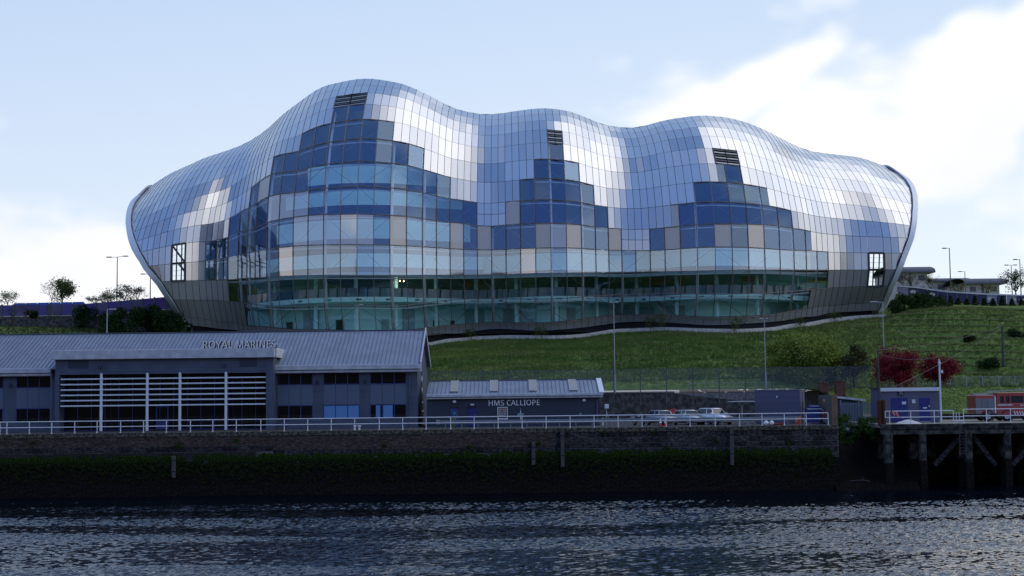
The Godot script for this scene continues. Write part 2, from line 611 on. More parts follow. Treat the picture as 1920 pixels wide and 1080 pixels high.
# ---------------------------------------------------------------- the concert hall
# Rows of the skin run from 0 (foot of the glass) to 12 (the roof's skyline seen from the river) and on over the back to 18; -1 is the foot of the skirting.
# s is the place along the front: the column's pixel in the photograph at row 3.
var COL := [238, 260, 283, 307, 332, 357.8, 383.7, 404.5, 425.5, 444, 460.8, 476.5, 498, 520.7, 547.8, 575.7, 605, 637, 668.7, 700, 731, 762.5, 792.5, 819, 844.5, 870, 895.5, 922, 949, 976.5, 1005, 1034, 1064, 1092.7, 1119, 1143.5, 1168, 1193.5, 1220.5, 1248.5, 1278, 1310, 1343.4, 1375.8, 1406.7, 1437.2, 1465.7, 1492, 1515, 1535.5, 1556, 1578.5, 1604, 1632, 1661, 1690, 1720]
var LOW := [
	[300, 607, 360, 611, 430, 618, 480, 626, 560, 634, 700, 637, 795, 630, 845, 626, 923, 617, 976, 618.5, 1005, 620.4, 1064, 617, 1119, 611, 1167, 604.4, 1223, 603.6, 1277, 606.5, 1310, 609, 1343, 609.5, 1407, 606.5, 1465, 602, 1523, 594, 1556, 587, 1594, 584.8, 1655, 581.4],
	[330, 592, 360, 596, 430, 605, 480, 612, 560, 618, 700, 621, 760, 620, 792, 616.5, 819, 612.5, 870, 608, 895, 606.5, 923, 604.8, 976, 606, 1034, 604.8, 1064, 602.4, 1093, 599, 1119, 595, 1143, 592.3, 1193, 590.5, 1248, 591.2, 1277, 592.6, 1343, 595.2, 1376, 594, 1407, 593.5, 1437, 591, 1465, 587, 1494, 582.8, 1523, 577, 1556, 573, 1594, 570, 1655, 566.5],
	[325, 562, 383, 562.5, 427, 565, 465, 569, 505, 573.5, 545, 574.5, 605, 573, 668, 572, 731, 573.5, 762, 572.5, 792, 568.5, 819, 565, 870, 560.8, 923, 560.2, 1005, 560.8, 1034, 560.5, 1064, 559, 1093, 557, 1119, 554.5, 1143, 553, 1193, 551.2, 1248, 550.5, 1343, 551.8, 1407, 550.4, 1465, 547.6, 1516, 543.4, 1556, 539.8, 1594, 537.8, 1664, 537],
	[303, 528, 383, 525.5, 427, 524, 465, 521.5, 505, 519.5, 545, 517.5, 605, 516, 676, 516, 760, 516, 844, 515.8, 895, 515.6, 949, 514.6, 1005, 512.8, 1064, 511.8, 1119, 511, 1193, 510, 1248, 509.3, 1310, 508, 1376, 506.5, 1437, 506.2, 1563, 506.2, 1680, 505.6],
	[279, 499, 330, 493.8, 383, 489.5, 427, 483, 465, 474.5, 505, 466.7, 560, 461, 610, 459, 676, 458.8, 740, 460, 800, 463.3, 850, 466.6, 895, 468.5, 949, 467.6, 976, 466, 1034, 464.7, 1064, 464.7, 1092, 466, 1143, 469, 1193, 470, 1220, 469.8, 1248, 468.5, 1278, 466.5, 1310, 464.2, 1343, 463, 1390, 463.4, 1437, 466, 1494, 469.2, 1563, 473, 1640, 474.5, 1690, 474.5],
	[264, 472.6, 300, 464.5, 340, 457, 383, 453, 427, 445, 464, 431.5, 505, 416, 560, 406, 610, 402.3, 676, 401, 740, 404, 800, 411, 850, 417.5, 895, 423, 923, 424, 949, 421.8, 1005, 418.8, 1034, 418.5, 1064, 419.6, 1093, 422, 1119, 425.6, 1143, 428, 1193, 430.4, 1220, 429.3, 1250, 426.8, 1277, 424.2, 1310, 421, 1343, 419.8, 1407, 420.3, 1437, 421.5, 1465, 424, 1494, 429, 1516, 433, 1534, 436.6, 1556, 439.2, 1602, 442.7, 1675, 445, 1703, 446.4]]
var SKYLINE := [240, 378, 265, 361, 300, 337, 330, 318, 400, 291, 430, 281, 460, 270, 480, 258, 500, 243, 540, 205, 580, 176, 620, 157.5, 660, 149, 700, 147, 740, 153.5, 780, 167, 820, 187, 860, 206.5, 900, 215, 940, 213, 980, 206, 1020, 202, 1060, 206.5, 1100, 221, 1140, 236, 1180, 241, 1220, 233, 1260, 222.5, 1310, 216, 1360, 219, 1400, 229, 1440, 246, 1480, 268, 1520, 285, 1560, 289, 1600, 292.5, 1640, 304, 1680, 318, 1710, 332]
var PLAN := [240, 191, 300, 190.5, 360, 192.5, 400, 195, 435, 196.5, 470, 194.5, 505, 190.8, 550, 187.2, 610, 184.6, 676, 184, 740, 185.2, 800, 187.8, 850, 189.8, 900, 190.6, 950, 189.8, 1000, 187.6, 1050, 186.8, 1100, 188.3, 1140, 190.4, 1180, 191.2, 1220, 190.3, 1280, 187.4, 1340, 185.8, 1400, 186.4, 1450, 188.4, 1500, 191.2, 1540, 194.4, 1580, 196.5, 1630, 196.8, 1680, 196.2, 1720, 197]
var BACK := [3.6, 1.1, 0.0, 0.0, 0.3, 1.3, 3.1, 5.5, 8.4, 11.7, 15.2, 19.0, 23.0]
var SHARE := [0.0, 0.205, 0.39, 0.558, 0.7, 0.812, 0.895, 0.953, 1.0]
var LEFT_END := [358, 344, 325, 303, 279, 264, 255, 249.5, 247, 247.5, 250, 255, 264.5, 281]
var RIGHT_END := [1647, 1653, 1665, 1679, 1691, 1702, 1707, 1709, 1710, 1709, 1705, 1697, 1683, 1661]
var skin_cache := {}
var ends := [[], []]


func plan(s: float) -> float: return curve(PLAN, s)


func row_y(r: int, px: float) -> float:
	if r <= 4: return curve(LOW[r + 1], px)
	var a := curve(LOW[5], px)
	var b := 0.0
	for k2 in 7: b += curve(SKYLINE, px + (k2 - 3) * 9.0) * [1, 3, 5, 6, 5, 3, 1][k2] / 24.0
	var k: float = SHARE[r - 4]
	var bulge := exp(-pow((px - 497.0) / 45.0, 2.0))        # the steep shoulder beside the tallest lobe
	k += bulge * 0.11 * sin(k * PI)
	return lerpf(a, b, k)


func depth_of(s: float, r: int) -> float:
	if r < 0: return plan(s) + 4.7
	var wave := plan(s) - 189.0
	return plan(s) + BACK[r] * (1.0 + 0.012 * wave)


func skin_row(s: float, r: int) -> Vector3:
	var key := Vector2(s, r)
	if skin_cache.has(key): return skin_cache[key]
	var p: Vector3
	if r > 12:
		var e := skin_row(s, 12)
		var k: Array = [[7.0, 0.6], [16.0, -0.2], [27.0, -4.0], [36.0, -11.0], [43.0, -21.0], [46.0, -34.0]][r - 13]
		p = e + Vector3(0, k[1], -k[0])
	else:
		var x := (s - 960.0) / F * plan(s)
		var d := depth_of(s, r)
		var px := 960.0 + x * F / d
		for i in 4:
			p = at(px, row_y(r, px), d)
			px += (x - p.x) * F / d
		p = at(px, row_y(r, px), d)
		if r < 0: p = Vector3(skin_row(s, 0).x, p.y, p.z)
	skin_cache[key] = p
	return p


func skin(s: float, r: float) -> Vector3:               # smooth between rows
	var i := clampi(int(floor(r)), -1, 17)
	var t := r - i
	if t < 1e-4: return skin_row(s, i)
	if t > 0.9999: return skin_row(s, i + 1)
	return skin_row(s, maxi(i - 1, -1)).cubic_interpolate(skin_row(s, i + 1), skin_row(s, maxi(i - 1, -1)), skin_row(s, mini(i + 2, 18)), t) if false else skin_row(s, i).cubic_interpolate(skin_row(s, i + 1), skin_row(s, maxi(i - 1, -1)), skin_row(s, mini(i + 2, 18)), t)


func end_s(side: int, r: float) -> float:               # where the leaning end cuts the skin
	var i := clampi(int(floor(r)), -1, 12)
	var t := clampf(r - i, 0, 1)
	var g := func(k: int) -> float:
		k = clampi(k, -1, 18)
		if ends[side].size() <= k + 1:
			for q in range(ends[side].size() - 1, k + 1):
				if q > 12:
					ends[side].append(ends[side][13] + (0.6 if side == 0 else -0.6) * (q - 12) * (q - 12))
					continue
				var px: float = (LEFT_END if side == 0 else RIGHT_END)[q + 1]
				var s := px
				for it in 12:
					var p := skin_row(s, q)
					var now := 960.0 + (cam_basis.inverse() * (p - EYE)).x / -(cam_basis.inverse() * (p - EYE)).z * F
					s += px - now
				ends[side].append(s)
		return ends[side][k + 1]
	return lerpf(g.call(i), g.call(i + 1), t)


func cell(s0: float, s1: float, r: int, half := -1) -> Array:       # corners: low left, high left, high right, low right; empty if cut away
	var ra := float(r)
	var rb := float(r + 1)
	if half == 0: rb = r + 0.5
	if half == 1: ra = r + 0.5
	var c := func(s: float, rr: float) -> float: return clampf(s, end_s(0, rr), end_s(1, rr))
	var q := [c.call(s0, ra), c.call(s0, rb), c.call(s1, rb), c.call(s1, ra)]
	if q[2] - q[1] < 1.0 and q[3] - q[0] < 1.0: return []
	return [skin(q[0], ra), skin(q[1], rb), skin(q[2], rb), skin(q[3], ra)]


func col_s(m: float) -> float:
	if m < 0: return COL[0] + m * 21.0
	if m > COL.size() - 1: return COL[-1] + (m - COL.size() + 1) * 28.0
	var i := clampi(int(floor(m)), 0, COL.size() - 2)
	return lerpf(COL[i], COL[i + 1], m - i)


# spans of glass in modules, row by row
var GLASS := [[[9.5, 48.4]], [[8, 50]], [[6, 50]], [[6, 36], [38, 48.5]], [[8, 26], [28, 35], [39.5, 47]], [[10, 24], [29, 34], [41, 45.5]], [[12, 22], [30, 33], [42.5, 44]], [[14, 20], [31, 32]], [[16, 18]], [], [], []]
var VENTS := [[9, 16, 18], [8, 31, 32], [7, 42.5, 44]]                # row, from, to
var HOLES := [[2, 3.5, 4.5], [3, 3.5, 4.5], [1, 53, 54], [2, 53, 54]]
var FRIT := [[5, 11], [3, 24], [3, 20], [3, 26], [3, 30], [3, 32], [3, 35], [3, 42], [4, 28], [4, 39.5], [3, 39], [3, 44]]
var SEMI := [[4, 12], [4, 13], [4, 14], [3, 15], [3, 16], [3, 17], [3, 18], [3, 14], [2, 13], [3, 31], [2, 24], [2, 29]]


func is_glass(m: float, r: int) -> bool:
	if r < 0 or r > 11: return false
	for g in GLASS[r]:
		if m >= g[0] - 0.01 and m < g[1] - 0.01: return true
	return false


func is_hole(m: float, r: int) -> bool:
	for g in VENTS + HOLES:
		if g[0] == r and m >= g[1] - 0.01 and m < g[2] - 0.01: return true
	return false


func plate(q: Array, gap: float, thick: float, n_turn := Vector2.ZERO) -> MB:     # a panel with its edges turned in
	var o: Vector3 = (q[0] + q[1] + q[2] + q[3]) / 4
	var nrm: Vector3 = (q[2] - q[0]).cross(q[1] - q[3]).normalized()
	if nrm.dot(EYE - o) < 0 and nrm.y < 0.2: nrm = -nrm
	var right: Vector3 = ((q[3] - q[0]) + (q[2] - q[1])).normalized()
	var p := []
	for k in 4:
		var e: Vector3 = q[k] - o
		p.append(q[k] - Vector3(signf(e.x) * minf(gap, absf(e.x) * 0.3), 0, 0) - (q[1] - q[0] if k in [1, 2] else q[0] - q[1]).normalized() * gap)
	var mb := MB.new()
	mb.quad(p[0], p[1], p[2], p[3])
	var tilt := nrm.rotated(right, n_turn.x).rotated((q[1] - q[0]).normalized(), n_turn.y)
	for k in 6: mb.n.append(tilt)
	for k in 4:
		var a: Vector3 = p[k]
		var b: Vector3 = p[(k + 1) % 4]
		mb.quad(b, a, a - nrm * thick, b - nrm * thick)
		var sn := (b - a).cross(nrm).normalized()
		for j in 6: mb.n.append(sn)
	return mb


func build_hall() -> void:
	var hall := thing("concert_hall", "huge curved concert hall of steel panels and glass, three lobes on the grass bank", "building", Vector3(0, 0, -190))
	var add := func(called: String, mb: MB, m: Material) -> MeshInstance3D:
		var o := part(called, mb, m, hall)
		o.position = Vector3(0, 0, 190)
		return o
	var nm := COL.size() - 1
	# --- steel panels: half a module wide
	var plates := []
	var lining := MB.new()
	for r in range(-1, 12):
		for m in range(-5, nm + 5):
			for hf in 2:
				var mm := m + hf * 0.5
				if is_glass(mm, r): continue
				var s0 := col_s(mm)
				var s1 := col_s(mm + 0.5)
				var halves := [-1]
				if (r == 4 and m in [26, 27]) or (r == 3 and m in [36, 37]): halves = [0, 1]
				for half in halves:
					var q := cell(s0, s1, r, half)
					if q.is_empty(): continue
					if is_hole(mm, r): continue
					var block := Vector2i(int((m + r * 3 % 4) / 2), r)
					var bh := hash(block * 131 + Vector2i(7, 3))
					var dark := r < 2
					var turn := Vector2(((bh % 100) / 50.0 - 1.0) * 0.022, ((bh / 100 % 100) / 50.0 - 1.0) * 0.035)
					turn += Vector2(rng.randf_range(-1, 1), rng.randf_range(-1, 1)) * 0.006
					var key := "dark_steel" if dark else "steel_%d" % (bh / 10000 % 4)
					var size: float = (q[3] - q[0]).length() * (q[1] - q[0]).length()
					plates.append([plate(q, 0.03, 0.05, turn), key, absf((q[2].x - q[0].x) * (q[2].y - q[0].y))])
				var q2 := cell(s0, s1, r)
				if not q2.is_empty() and not is_hole(mm, r):
					var nn: Vector3 = (q2[2] - q2[0]).cross(q2[1] - q2[3]).normalized() * 0.16
					if nn.z < 0: nn = -nn
					lining.quad(q2[0] - nn, q2[1] - nn, q2[2] - nn, q2[3] - nn)
	plates.sort_custom(func(a, b): return a[2] > b[2])
	var rest := {}
	for i in plates.size():
		var a: Array = plates[i]
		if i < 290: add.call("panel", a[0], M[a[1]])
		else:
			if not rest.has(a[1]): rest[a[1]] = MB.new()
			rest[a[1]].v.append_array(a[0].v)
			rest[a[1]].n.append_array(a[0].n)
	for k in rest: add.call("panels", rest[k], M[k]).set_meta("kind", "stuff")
	add.call("inner_lining", lining, M.lining)
	# --- roof and back, out of sight from the river
	var back := MB.new()
	for r in range(12, 18):
		for m in range(-5, nm + 5):
			var q := cell(col_s(m), col_s(m + 1), r)
			if q.size(): back.quad(q[0], q[1], q[2], q[3])
	add.call("back_roof", back, M.steel_2)
	# --- glass
	for r in 12:
		for g in GLASS[r]:
			var m: float = g[0]
			while m < g[1] - 0.01:
				var m2 := minf(floorf(m + 1.001), g[1])
				var q := cell(col_s(m), col_s(m2), r)
				if q.size():
					var key := "glass" if r > 2 else ("glass_mid" if r == 2 else "glass_low")
					for f in FRIT:
						if f[0] == r and absf(f[1] - m) < 0.1: key = "glass_frit"
					for f in SEMI:
						if f[0] == r and absf(f[1] - m) < 0.1: key = "glass_semi"
					var mb := MB.new()
					mb.quad(q[0], q[1], q[2], q[3])
					var nrm: Vector3 = (q[2] - q[0]).cross(q[1] - q[3]).normalized()
					if nrm.z < 0: nrm = -nrm
					nrm = (nrm + Vector3(rng.randf_range(-1, 1), rng.randf_range(-1, 1), 0) * 0.005).normalized()
					for k in 6: mb.n.append(nrm)
					add.call("pane", mb, M[key])
				m = m2
	# --- mullions up every glass column, transoms along every row
	for m in range(nm + 1):
		var mb := MB.new()
		for r in 12:
			if is_glass(m, r) or is_glass(m - 0.5, r):
				var a := skin(COL[m], r)
				var b := skin(COL[m], r + 1)
				mb.bar(a, b, 0.1, 0.22, (EYE - a).normalized())
		if mb.v.size(): add.call("mullion", mb, M.mullion)
	for r in 12:
		var mb := MB.new()
		for m in nm:
			for hf in 2:
				var mm := m + hf * 0.5
				if is_glass(mm, r) or is_glass(mm, r - 1):
					mb.bar(skin(col_s(mm), r), skin(col_s(mm + 0.5), r), 0.12, 0.12, Vector3.UP)
		if mb.v.size(): add.call("transom", mb, M.mullion)
	# --- louvred vents under the crown of each lobe
	for a in VENTS:
		var frame := MB.new()
		var q := cell(col_s(a[1]), col_s(a[2]), a[0])
		for k in 4: frame.bar(q[k], q[(k + 1) % 4], 0.16, 0.16)
		var fr: MeshInstance3D = add.call("vent", frame, M.arch_dark)
		for k in 6:
			var sl := MB.new()
			var t := (k + 0.5) / 6.0
			for pc in 2:
				var l: Vector3 = q[0].lerp(q[1], t).lerp(q[3].lerp(q[2], t), 0.02 + 0.5 * pc)
				var rt: Vector3 = q[0].lerp(q[1], t).lerp(q[3].lerp(q[2], t), 0.48 + 0.5 * pc)
				sl.bar(l, rt, 0.3, 0.1, Vector3(0, 0.8, 0.6))
			put("louvre", sl.mesh(), M.arch_dark if k % 2 else M.lamp_metal, fr)
		var bk := MB.new()
		var nn := Vector3(0, -0.7, -0.8)
		bk.quad(q[0] + nn, q[1] + nn, q[2] + nn, q[3] + nn)
		put("vent_back", bk.mesh(), M.lining, fr)
	# --- framed openings through which the sky shows
	for a in [[2, 3, 3.5, 4.5], [1, 2, 53, 54]]:
		var q0 := cell(col_s(a[2]), col_s(a[3]), a[0])
		var q1 := cell(col_s(a[2]), col_s(a[3]), a[1])
		var fr := MB.new()
		for k in 4:
			fr.bar(q0[k], q0[(k + 1) % 4], 0.22, 0.3)
			fr.bar(q1[k], q1[(k + 1) % 4], 0.22, 0.3)
		for t in [0.35, 0.72]: fr.bar(q0[0].lerp(q0[3], t), q1[1].lerp(q1[2], t), 0.14, 0.2)
		if a[0] == 2:
			fr.bar(q1[1], q1[3], 0.24, 0.24)
			fr.bar(q0[1].lerp(q0[2], 0.5), q0[3].lerp(q0[2], 0.5), 0.24, 0.24)
		for k in 7: fr.bar(q0[0].lerp(q1[1], k / 7.0), q0[3].lerp(q1[2], k / 7.0), 0.03, 0.03)
		add.call("framed_opening", fr, M.arch_dark)
	# --- the leaning end arches
	for side in 2:
		var mb := MB.new()
		var dk := MB.new()
		var sg := -1.0 if side == 0 else 1.0
		var r := -1.0
		var prev := []
		while r <= 17.01:
			var p := skin(end_s(side, r), r)
			var p2 := skin(end_s(side, r + 0.2), r + 0.2)
			var t := (p2 - p).normalized()
			var outv := Vector3(sg, 0, 0) - t * t.x * sg
			outv = outv.normalized()
			var deep := t.cross(outv).normalized() * (0.9 if side == 0 else -0.9)
			if deep.z < 0: deep = -deep
			var wide := lerpf(0.85, 0.3, smoothstep(10.0, 12.2, r))
			var now := [p + outv * 0.12 + deep * 0.3, p + outv * wide + deep * 0.1, p + outv * wide - deep * 0.9, p + outv * 0.12 - deep * 0.9, p - outv * 0.06, p + outv * 0.2 - deep * 0.1]
			if prev.size():
				for k in 4: mb.quad(prev[k], now[k], now[(k + 1) % 4], prev[(k + 1) % 4])
				dk.quad(prev[4], now[4], now[5], prev[5])
			prev = now
			r += 0.25
		add.call("end_arch", mb, M.arch_steel)
		add.call("arch_gasket", dk, M.arch_dark)
	for side in 2:                                            # low walls that close the ends behind the arches
		var mb := MB.new()
		for r in range(-1, 2):
			var a := skin(end_s(side, r), r)
			var b := skin(end_s(side, r + 1), r + 1)
			if r == 1: b = a.lerp(b, 0.25)
			mb.quad(a, b, b + Vector3(0, 0, -70), a + Vector3(0, 0, -70))
			if r == -1: mb.quad(a - Vector3(0, 4, 0), a, a + Vector3(0, 0, -70), a + Vector3(0, -4, -70))
		add.call("end_wall", mb, M.dark_steel)
	build_hall_inside(add)


func ring(mb: MB, s0: float, s1: float, back: float, y0: float, y1: float, step := 14.0) -> MB:     # an upright band that follows the front
	var n := maxi(1, int((s1 - s0) / step))
	for i in n:
		var a := lerpf(s0, s1, float(i) / n)
		var b := lerpf(s0, s1, float(i + 1) / n)
		var pa := Vector3((a - 960) / F * plan(a), 0, -plan(a) - back)
		var pb := Vector3((b - 960) / F * plan(b), 0, -plan(b) - back)
		mb.quad(pa + Vector3.UP * y0, pa + Vector3.UP * y1, pb + Vector3.UP * y1, pb + Vector3.UP * y0)
	return mb


func shelf(mb: MB, s0: float, s1: float, back0: float, back1: float, y: float, step := 14.0) -> MB:   # a level sheet that follows the front
	var n := maxi(1, int((s1 - s0) / step))
	for i in n:
		var a := lerpf(s0, s1, float(i) / n)
		var b := lerpf(s0, s1, float(i + 1) / n)
		var f := func(s: float, k: float) -> Vector3: return Vector3((s - 960) / F * plan(s), y, -plan(s) - k)
		mb.quad(f.call(a, back0), f.call(a, back1), f.call(b, back1), f.call(b, back0))
	return mb


func build_hall_inside(add: Callable) -> void:
	# floors
	add.call("ground_floor", shelf(MB.new(), 420, 1600, 4.2, 30, 11.6), M.inner_floor)
	var c := MB.new()
	ring(c, 452, 1545, 4.2, 15.85, 16.5)
	shelf(c, 452, 1545, 4.2, 24, 15.84)
	shelf(c, 452, 1545, 4.2, 24, 16.51)
	add.call("concourse_deck", c, M.inner_pale)
	# slots in the deck's edge
	for s in range(500, 1530, 55):
		var p := Vector3((s - 960) / F * plan(s), 16.15, -plan(s) - 4.17)
		add.call("slot", MB.new().box(p - Vector3(0.4, 0.09, 0.03), p + Vector3(0.4, 0.09, 0.03)), M.inner_dark)
	# balustrade of glass with posts
	var glassy := mat("balustrade_glass", Color(0.05, 0.14, 0.22), 0.15)
	add.call("balustrade", ring(MB.new(), 452, 1545, 4.5, 16.52, 17.75), glassy)
	var posts := MB.new()
	var s := 455.0
	while s < 1545.0:
		var p := Vector3((s - 960) / F * plan(s), 0, -plan(s) - 4.4)
		posts.bar(p + Vector3.UP * 16.5, p + Vector3(0.15, 17.95, 0), 0.12, 0.12)
		s += rng.randf_range(14.0, 30.0)
	add.call("balustrade_posts", posts, M.inner_dark)
	# lower rooms: pale wall with doors and dark openings
	add.call("foyer_wall", ring(MB.new(), 440, 1600, 9.5, 11.6, 15.8), M.inner_pale)
	for d in [[515, 527, 0], [548, 578, 1], [612, 626, 0], [703, 717, 2], [745, 768, 1], [804, 816, 0], [838, 846, 0], [868, 905, 1], [942, 968, 1], [984, 1004, 2], [1040, 1085, 1], [1136, 1152, 0], [1160, 1240, 1], [1262, 1300, 1], [1364, 1374, 2], [1410, 1420, 0], [1470, 1500, 1]]:
		var m: Material = [M.inner_dark, M.inner_mid, M.inner_mid][d[2]]
		add.call("door" if d[2] != 1 else "opening", ring(MB.new(), d[0], d[1], 9.3, 11.6, 13.7 if d[2] != 1 else 15.3, 40.0), m)
	# the dark concourse behind the balustrade and its ceiling
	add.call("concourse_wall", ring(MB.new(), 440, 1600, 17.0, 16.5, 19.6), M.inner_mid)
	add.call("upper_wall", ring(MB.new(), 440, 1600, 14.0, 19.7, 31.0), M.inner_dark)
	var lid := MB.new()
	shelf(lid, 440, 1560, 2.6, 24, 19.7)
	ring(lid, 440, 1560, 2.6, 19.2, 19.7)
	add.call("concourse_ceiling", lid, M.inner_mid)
	# small lit lamps under that ceiling
	var glow := mat("lamp_glow", Color(0.9, 0.9, 0.85), 0.5)
	glow.emission_enabled = true
	glow.emission = Color(1.0, 0.93, 0.8)
	glow.emission_energy_multiplier = 1.0
	for sx in [744, 752]:
		var p := Vector3((sx - 960) / F * plan(sx), 18.75, -plan(sx) - (4.5 if sx in [744, 752] else 8.0))
		add.call("ceiling_lamp", MB.new().lathe(p, [[0.0, -0.12], [0.1, -0.08], [0.12, 0.0], [0.1, 0.08], [0.0, 0.12]], 8), glow)
		var om := OmniLight3D.new()
		om.name = "ceiling_lamp_light"
		om.position = p + Vector3(0, -0.3, 0)
		om.light_color = Color(1.0, 0.95, 0.86)
		om.light_energy = 0.9
		om.light_size = 0.12
		om.omni_range = 40.0
		om.omni_attenuation = 2.0
		om.shadow_enabled = true
		add_child(om, true)
	# stairs that climb through the foyer
	for q in [[952, 1010, 11.7, 16.3], [1235, 1300, 11.7, 16.3], [905, 945, 16.5, 19.3]]:
		var a := Vector3((q[0] - 960) / F * plan(q[0]), q[3], -plan(q[0]) - 7.5)
		var b := Vector3((q[1] - 960) / F * plan(q[1]), q[2], -plan(q[1]) - 7.5)
		add.call("staircase", MB.new().bar(a, b, 1.4, 0.2).bar(a + Vector3(0, 0.95, 0.8), b + Vector3(0, 0.95, 0.8), 0.08, 0.08), M.inner_steel)
	# round columns through the concourse
	for sx in range(500, 1530, 78):
		var q := Vector3((sx - 960) / F * plan(sx), 0, -plan(sx) - 6.5)
		add.call("column", MB.new().tube(PackedVector3Array([q + Vector3.UP * 11.6, q + Vector3.UP * 19.4]), 0.28, -1, 10), M.inner_pale)
	for k in [[868, 905], [1215, 1300], [1410, 1450]]:
		add.call("timber_front", ring(MB.new(), k[0], k[1], 8.0, 18.4, 19.3), M.inner_wood)
	# hall galleries behind the tallest lobe: pale fronts, dark gaps
	for b in [[480, 905, 475, 500, 5.0], [505, 880, 411, 447, 5.5], [520, 865, 357, 384, 6.5], [560, 840, 308, 343, 8.0]]:
		var y0 := at(676, b[3], 184 + b[4]).y
		var y1 := at(676, b[2], 184 + b[4]).y
		add.call("gallery_front", ring(MB.new(), b[0], b[1], b[4], y0, y1), M.inner_pale)
		var sl := MB.new()
		shelf(sl, b[0], b[1], b[4], 17, y0 - 0.02)
		add.call("gallery_floor", sl, M.inner_dark)
	for b in [[905, 1200, 475, 506], [1200, 1540, 470, 503]]:
		add.call("gallery_front", ring(MB.new(), b[0], b[1], 6.0, at(1040, b[3], 193).y, at(1040, b[2], 193).y), M.inner_pale)
	# steel columns and bracing just behind the glass
	var st := MB.new()
	for k in [9, 10, 12, 16, 20, 22, 27, 31, 33, 36, 41, 45, 47, 49]:
		var top := 1
		while top < 11 and is_glass(k, top): top += 1
		var pts := PackedVector3Array()
		for r in top + 1:
			pts.append(skin(COL[k] + 2.0, r) + Vector3(0, -0.05 * r, -1.3))
		if pts.size() > 1: st.tube(pts, 0.17, -1.0, 8)
	add.call("steel_columns", st, M.inner_steel)
	var br := MB.new()
	var hz := MB.new()
	for r in range(0, 8):
		for m in range(6, 48, 2):
			if is_glass(m, r) and is_glass(m + 1, r):
				var up := (m / 2 + r) % 2 == 0
				var a := skin(COL[m], r if up else r + 1) + Vector3(0, 0, -0.8)
				var b := skin(COL[m + 2], r + 1 if up else r) + Vector3(0, 0, -0.8)
				br.bar(a, b, 0.045, 0.045)
		for m in range(6, 50):
			if is_glass(m, r + 1):
				hz.bar(skin(COL[m], r + 1) + Vector3(0, -0.35, -0.9), skin(COL[m + 1], r + 1) + Vector3(0, -0.35, -0.9), 0.16, 0.16)
	add.call("bracing", br, M.brace)
	add.call("inner_beams", hz, M.inner_steel)
	# the wall under the skirting and the concrete kerb in front of it
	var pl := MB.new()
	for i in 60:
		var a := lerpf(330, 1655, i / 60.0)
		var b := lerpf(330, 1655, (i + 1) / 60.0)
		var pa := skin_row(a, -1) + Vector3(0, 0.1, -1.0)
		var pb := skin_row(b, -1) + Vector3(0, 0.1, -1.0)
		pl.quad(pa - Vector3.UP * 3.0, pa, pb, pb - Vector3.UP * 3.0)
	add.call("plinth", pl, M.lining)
	var kb := MB.new()
	for i in 90:
		var a := kerb_point(lerpf(340, 1660, i / 90.0))
		var b := kerb_point(lerpf(340, 1660, (i + 1) / 90.0))
		kb.bar(a + Vector3(0, -0.4, 0), b + Vector3(0, -0.4, 0), 0.5, 0.9, Vector3.UP)
	structure("kerb", kb.mesh(), M.kerb_concrete, "pale concrete kerb winding along the foot of the concert hall")


# ---------------------------------------------------------------- helpers for the smaller things
func leaves(mb: MB, o: Vector3, rad: Vector3, count: int, size: float, tones: Array, hollow := 0.55) -> MB:    # leaf sprays through an egg-shaped clump
	mb.tinted = true
	for i in count:
		var d := Vector3(rng.randfn(), rng.randfn(), rng.randfn()).normalized()
		var p := o + d * rad * pow(rng.randf_range(pow(hollow, 3), 1.0), 1.0 / 3.0) * rng.randf_range(0.85, 1.1)
		leaf(mb, p, size, tones)
	return mb


func leaf(mb: MB, p: Vector3, size: float, tones: Array) -> void:
	var s := size * rng.randf_range(0.6, 1.3)
	var u := Vector3(rng.randfn(), rng.randfn() * 0.7, rng.randfn()).normalized() * s
	var w := u.cross(Vector3(rng.randfn(), rng.randfn(), rng.randfn())).normalized() * s * 0.55
	mb.tint = tones[0].lerp(tones[1], rng.randf())
	mb.tri(p - u * 0.5, p + w * 0.5, p + u * 0.5)
	mb.tri(p - u * 0.5, p + u * 0.5, p - w * 0.5)


func branches(mb: MB, p: Vector3, dir: Vector3, len_: float, r: float, depth: int, tips: Array) -> void:
	var mid := p + dir * len_ * 0.5 + Vector3(rng.randfn(), rng.randfn(), rng.randfn()) * len_ * 0.05
	var e := p + dir * len_ + Vector3(rng.randfn(), rng.randfn() * 0.5, rng.randfn()) * len_ * 0.08
	mb.tube(PackedVector3Array([p, mid, e]), r, r * 0.6, 5)
	tips.append(e)
	if depth <= 0: return
	for k in rng.randi_range(2, 4):
		var d := (dir + Vector3(rng.randfn(), rng.randfn() * 0.5 + 0.15, rng.randfn()) * 0.6).normalized()
		branches(mb, mid.lerp(e, rng.randf_range(0.2, 1.0)), d, len_ * rng.randf_range(0.55, 0.8), r * 0.55, depth - 1, tips)


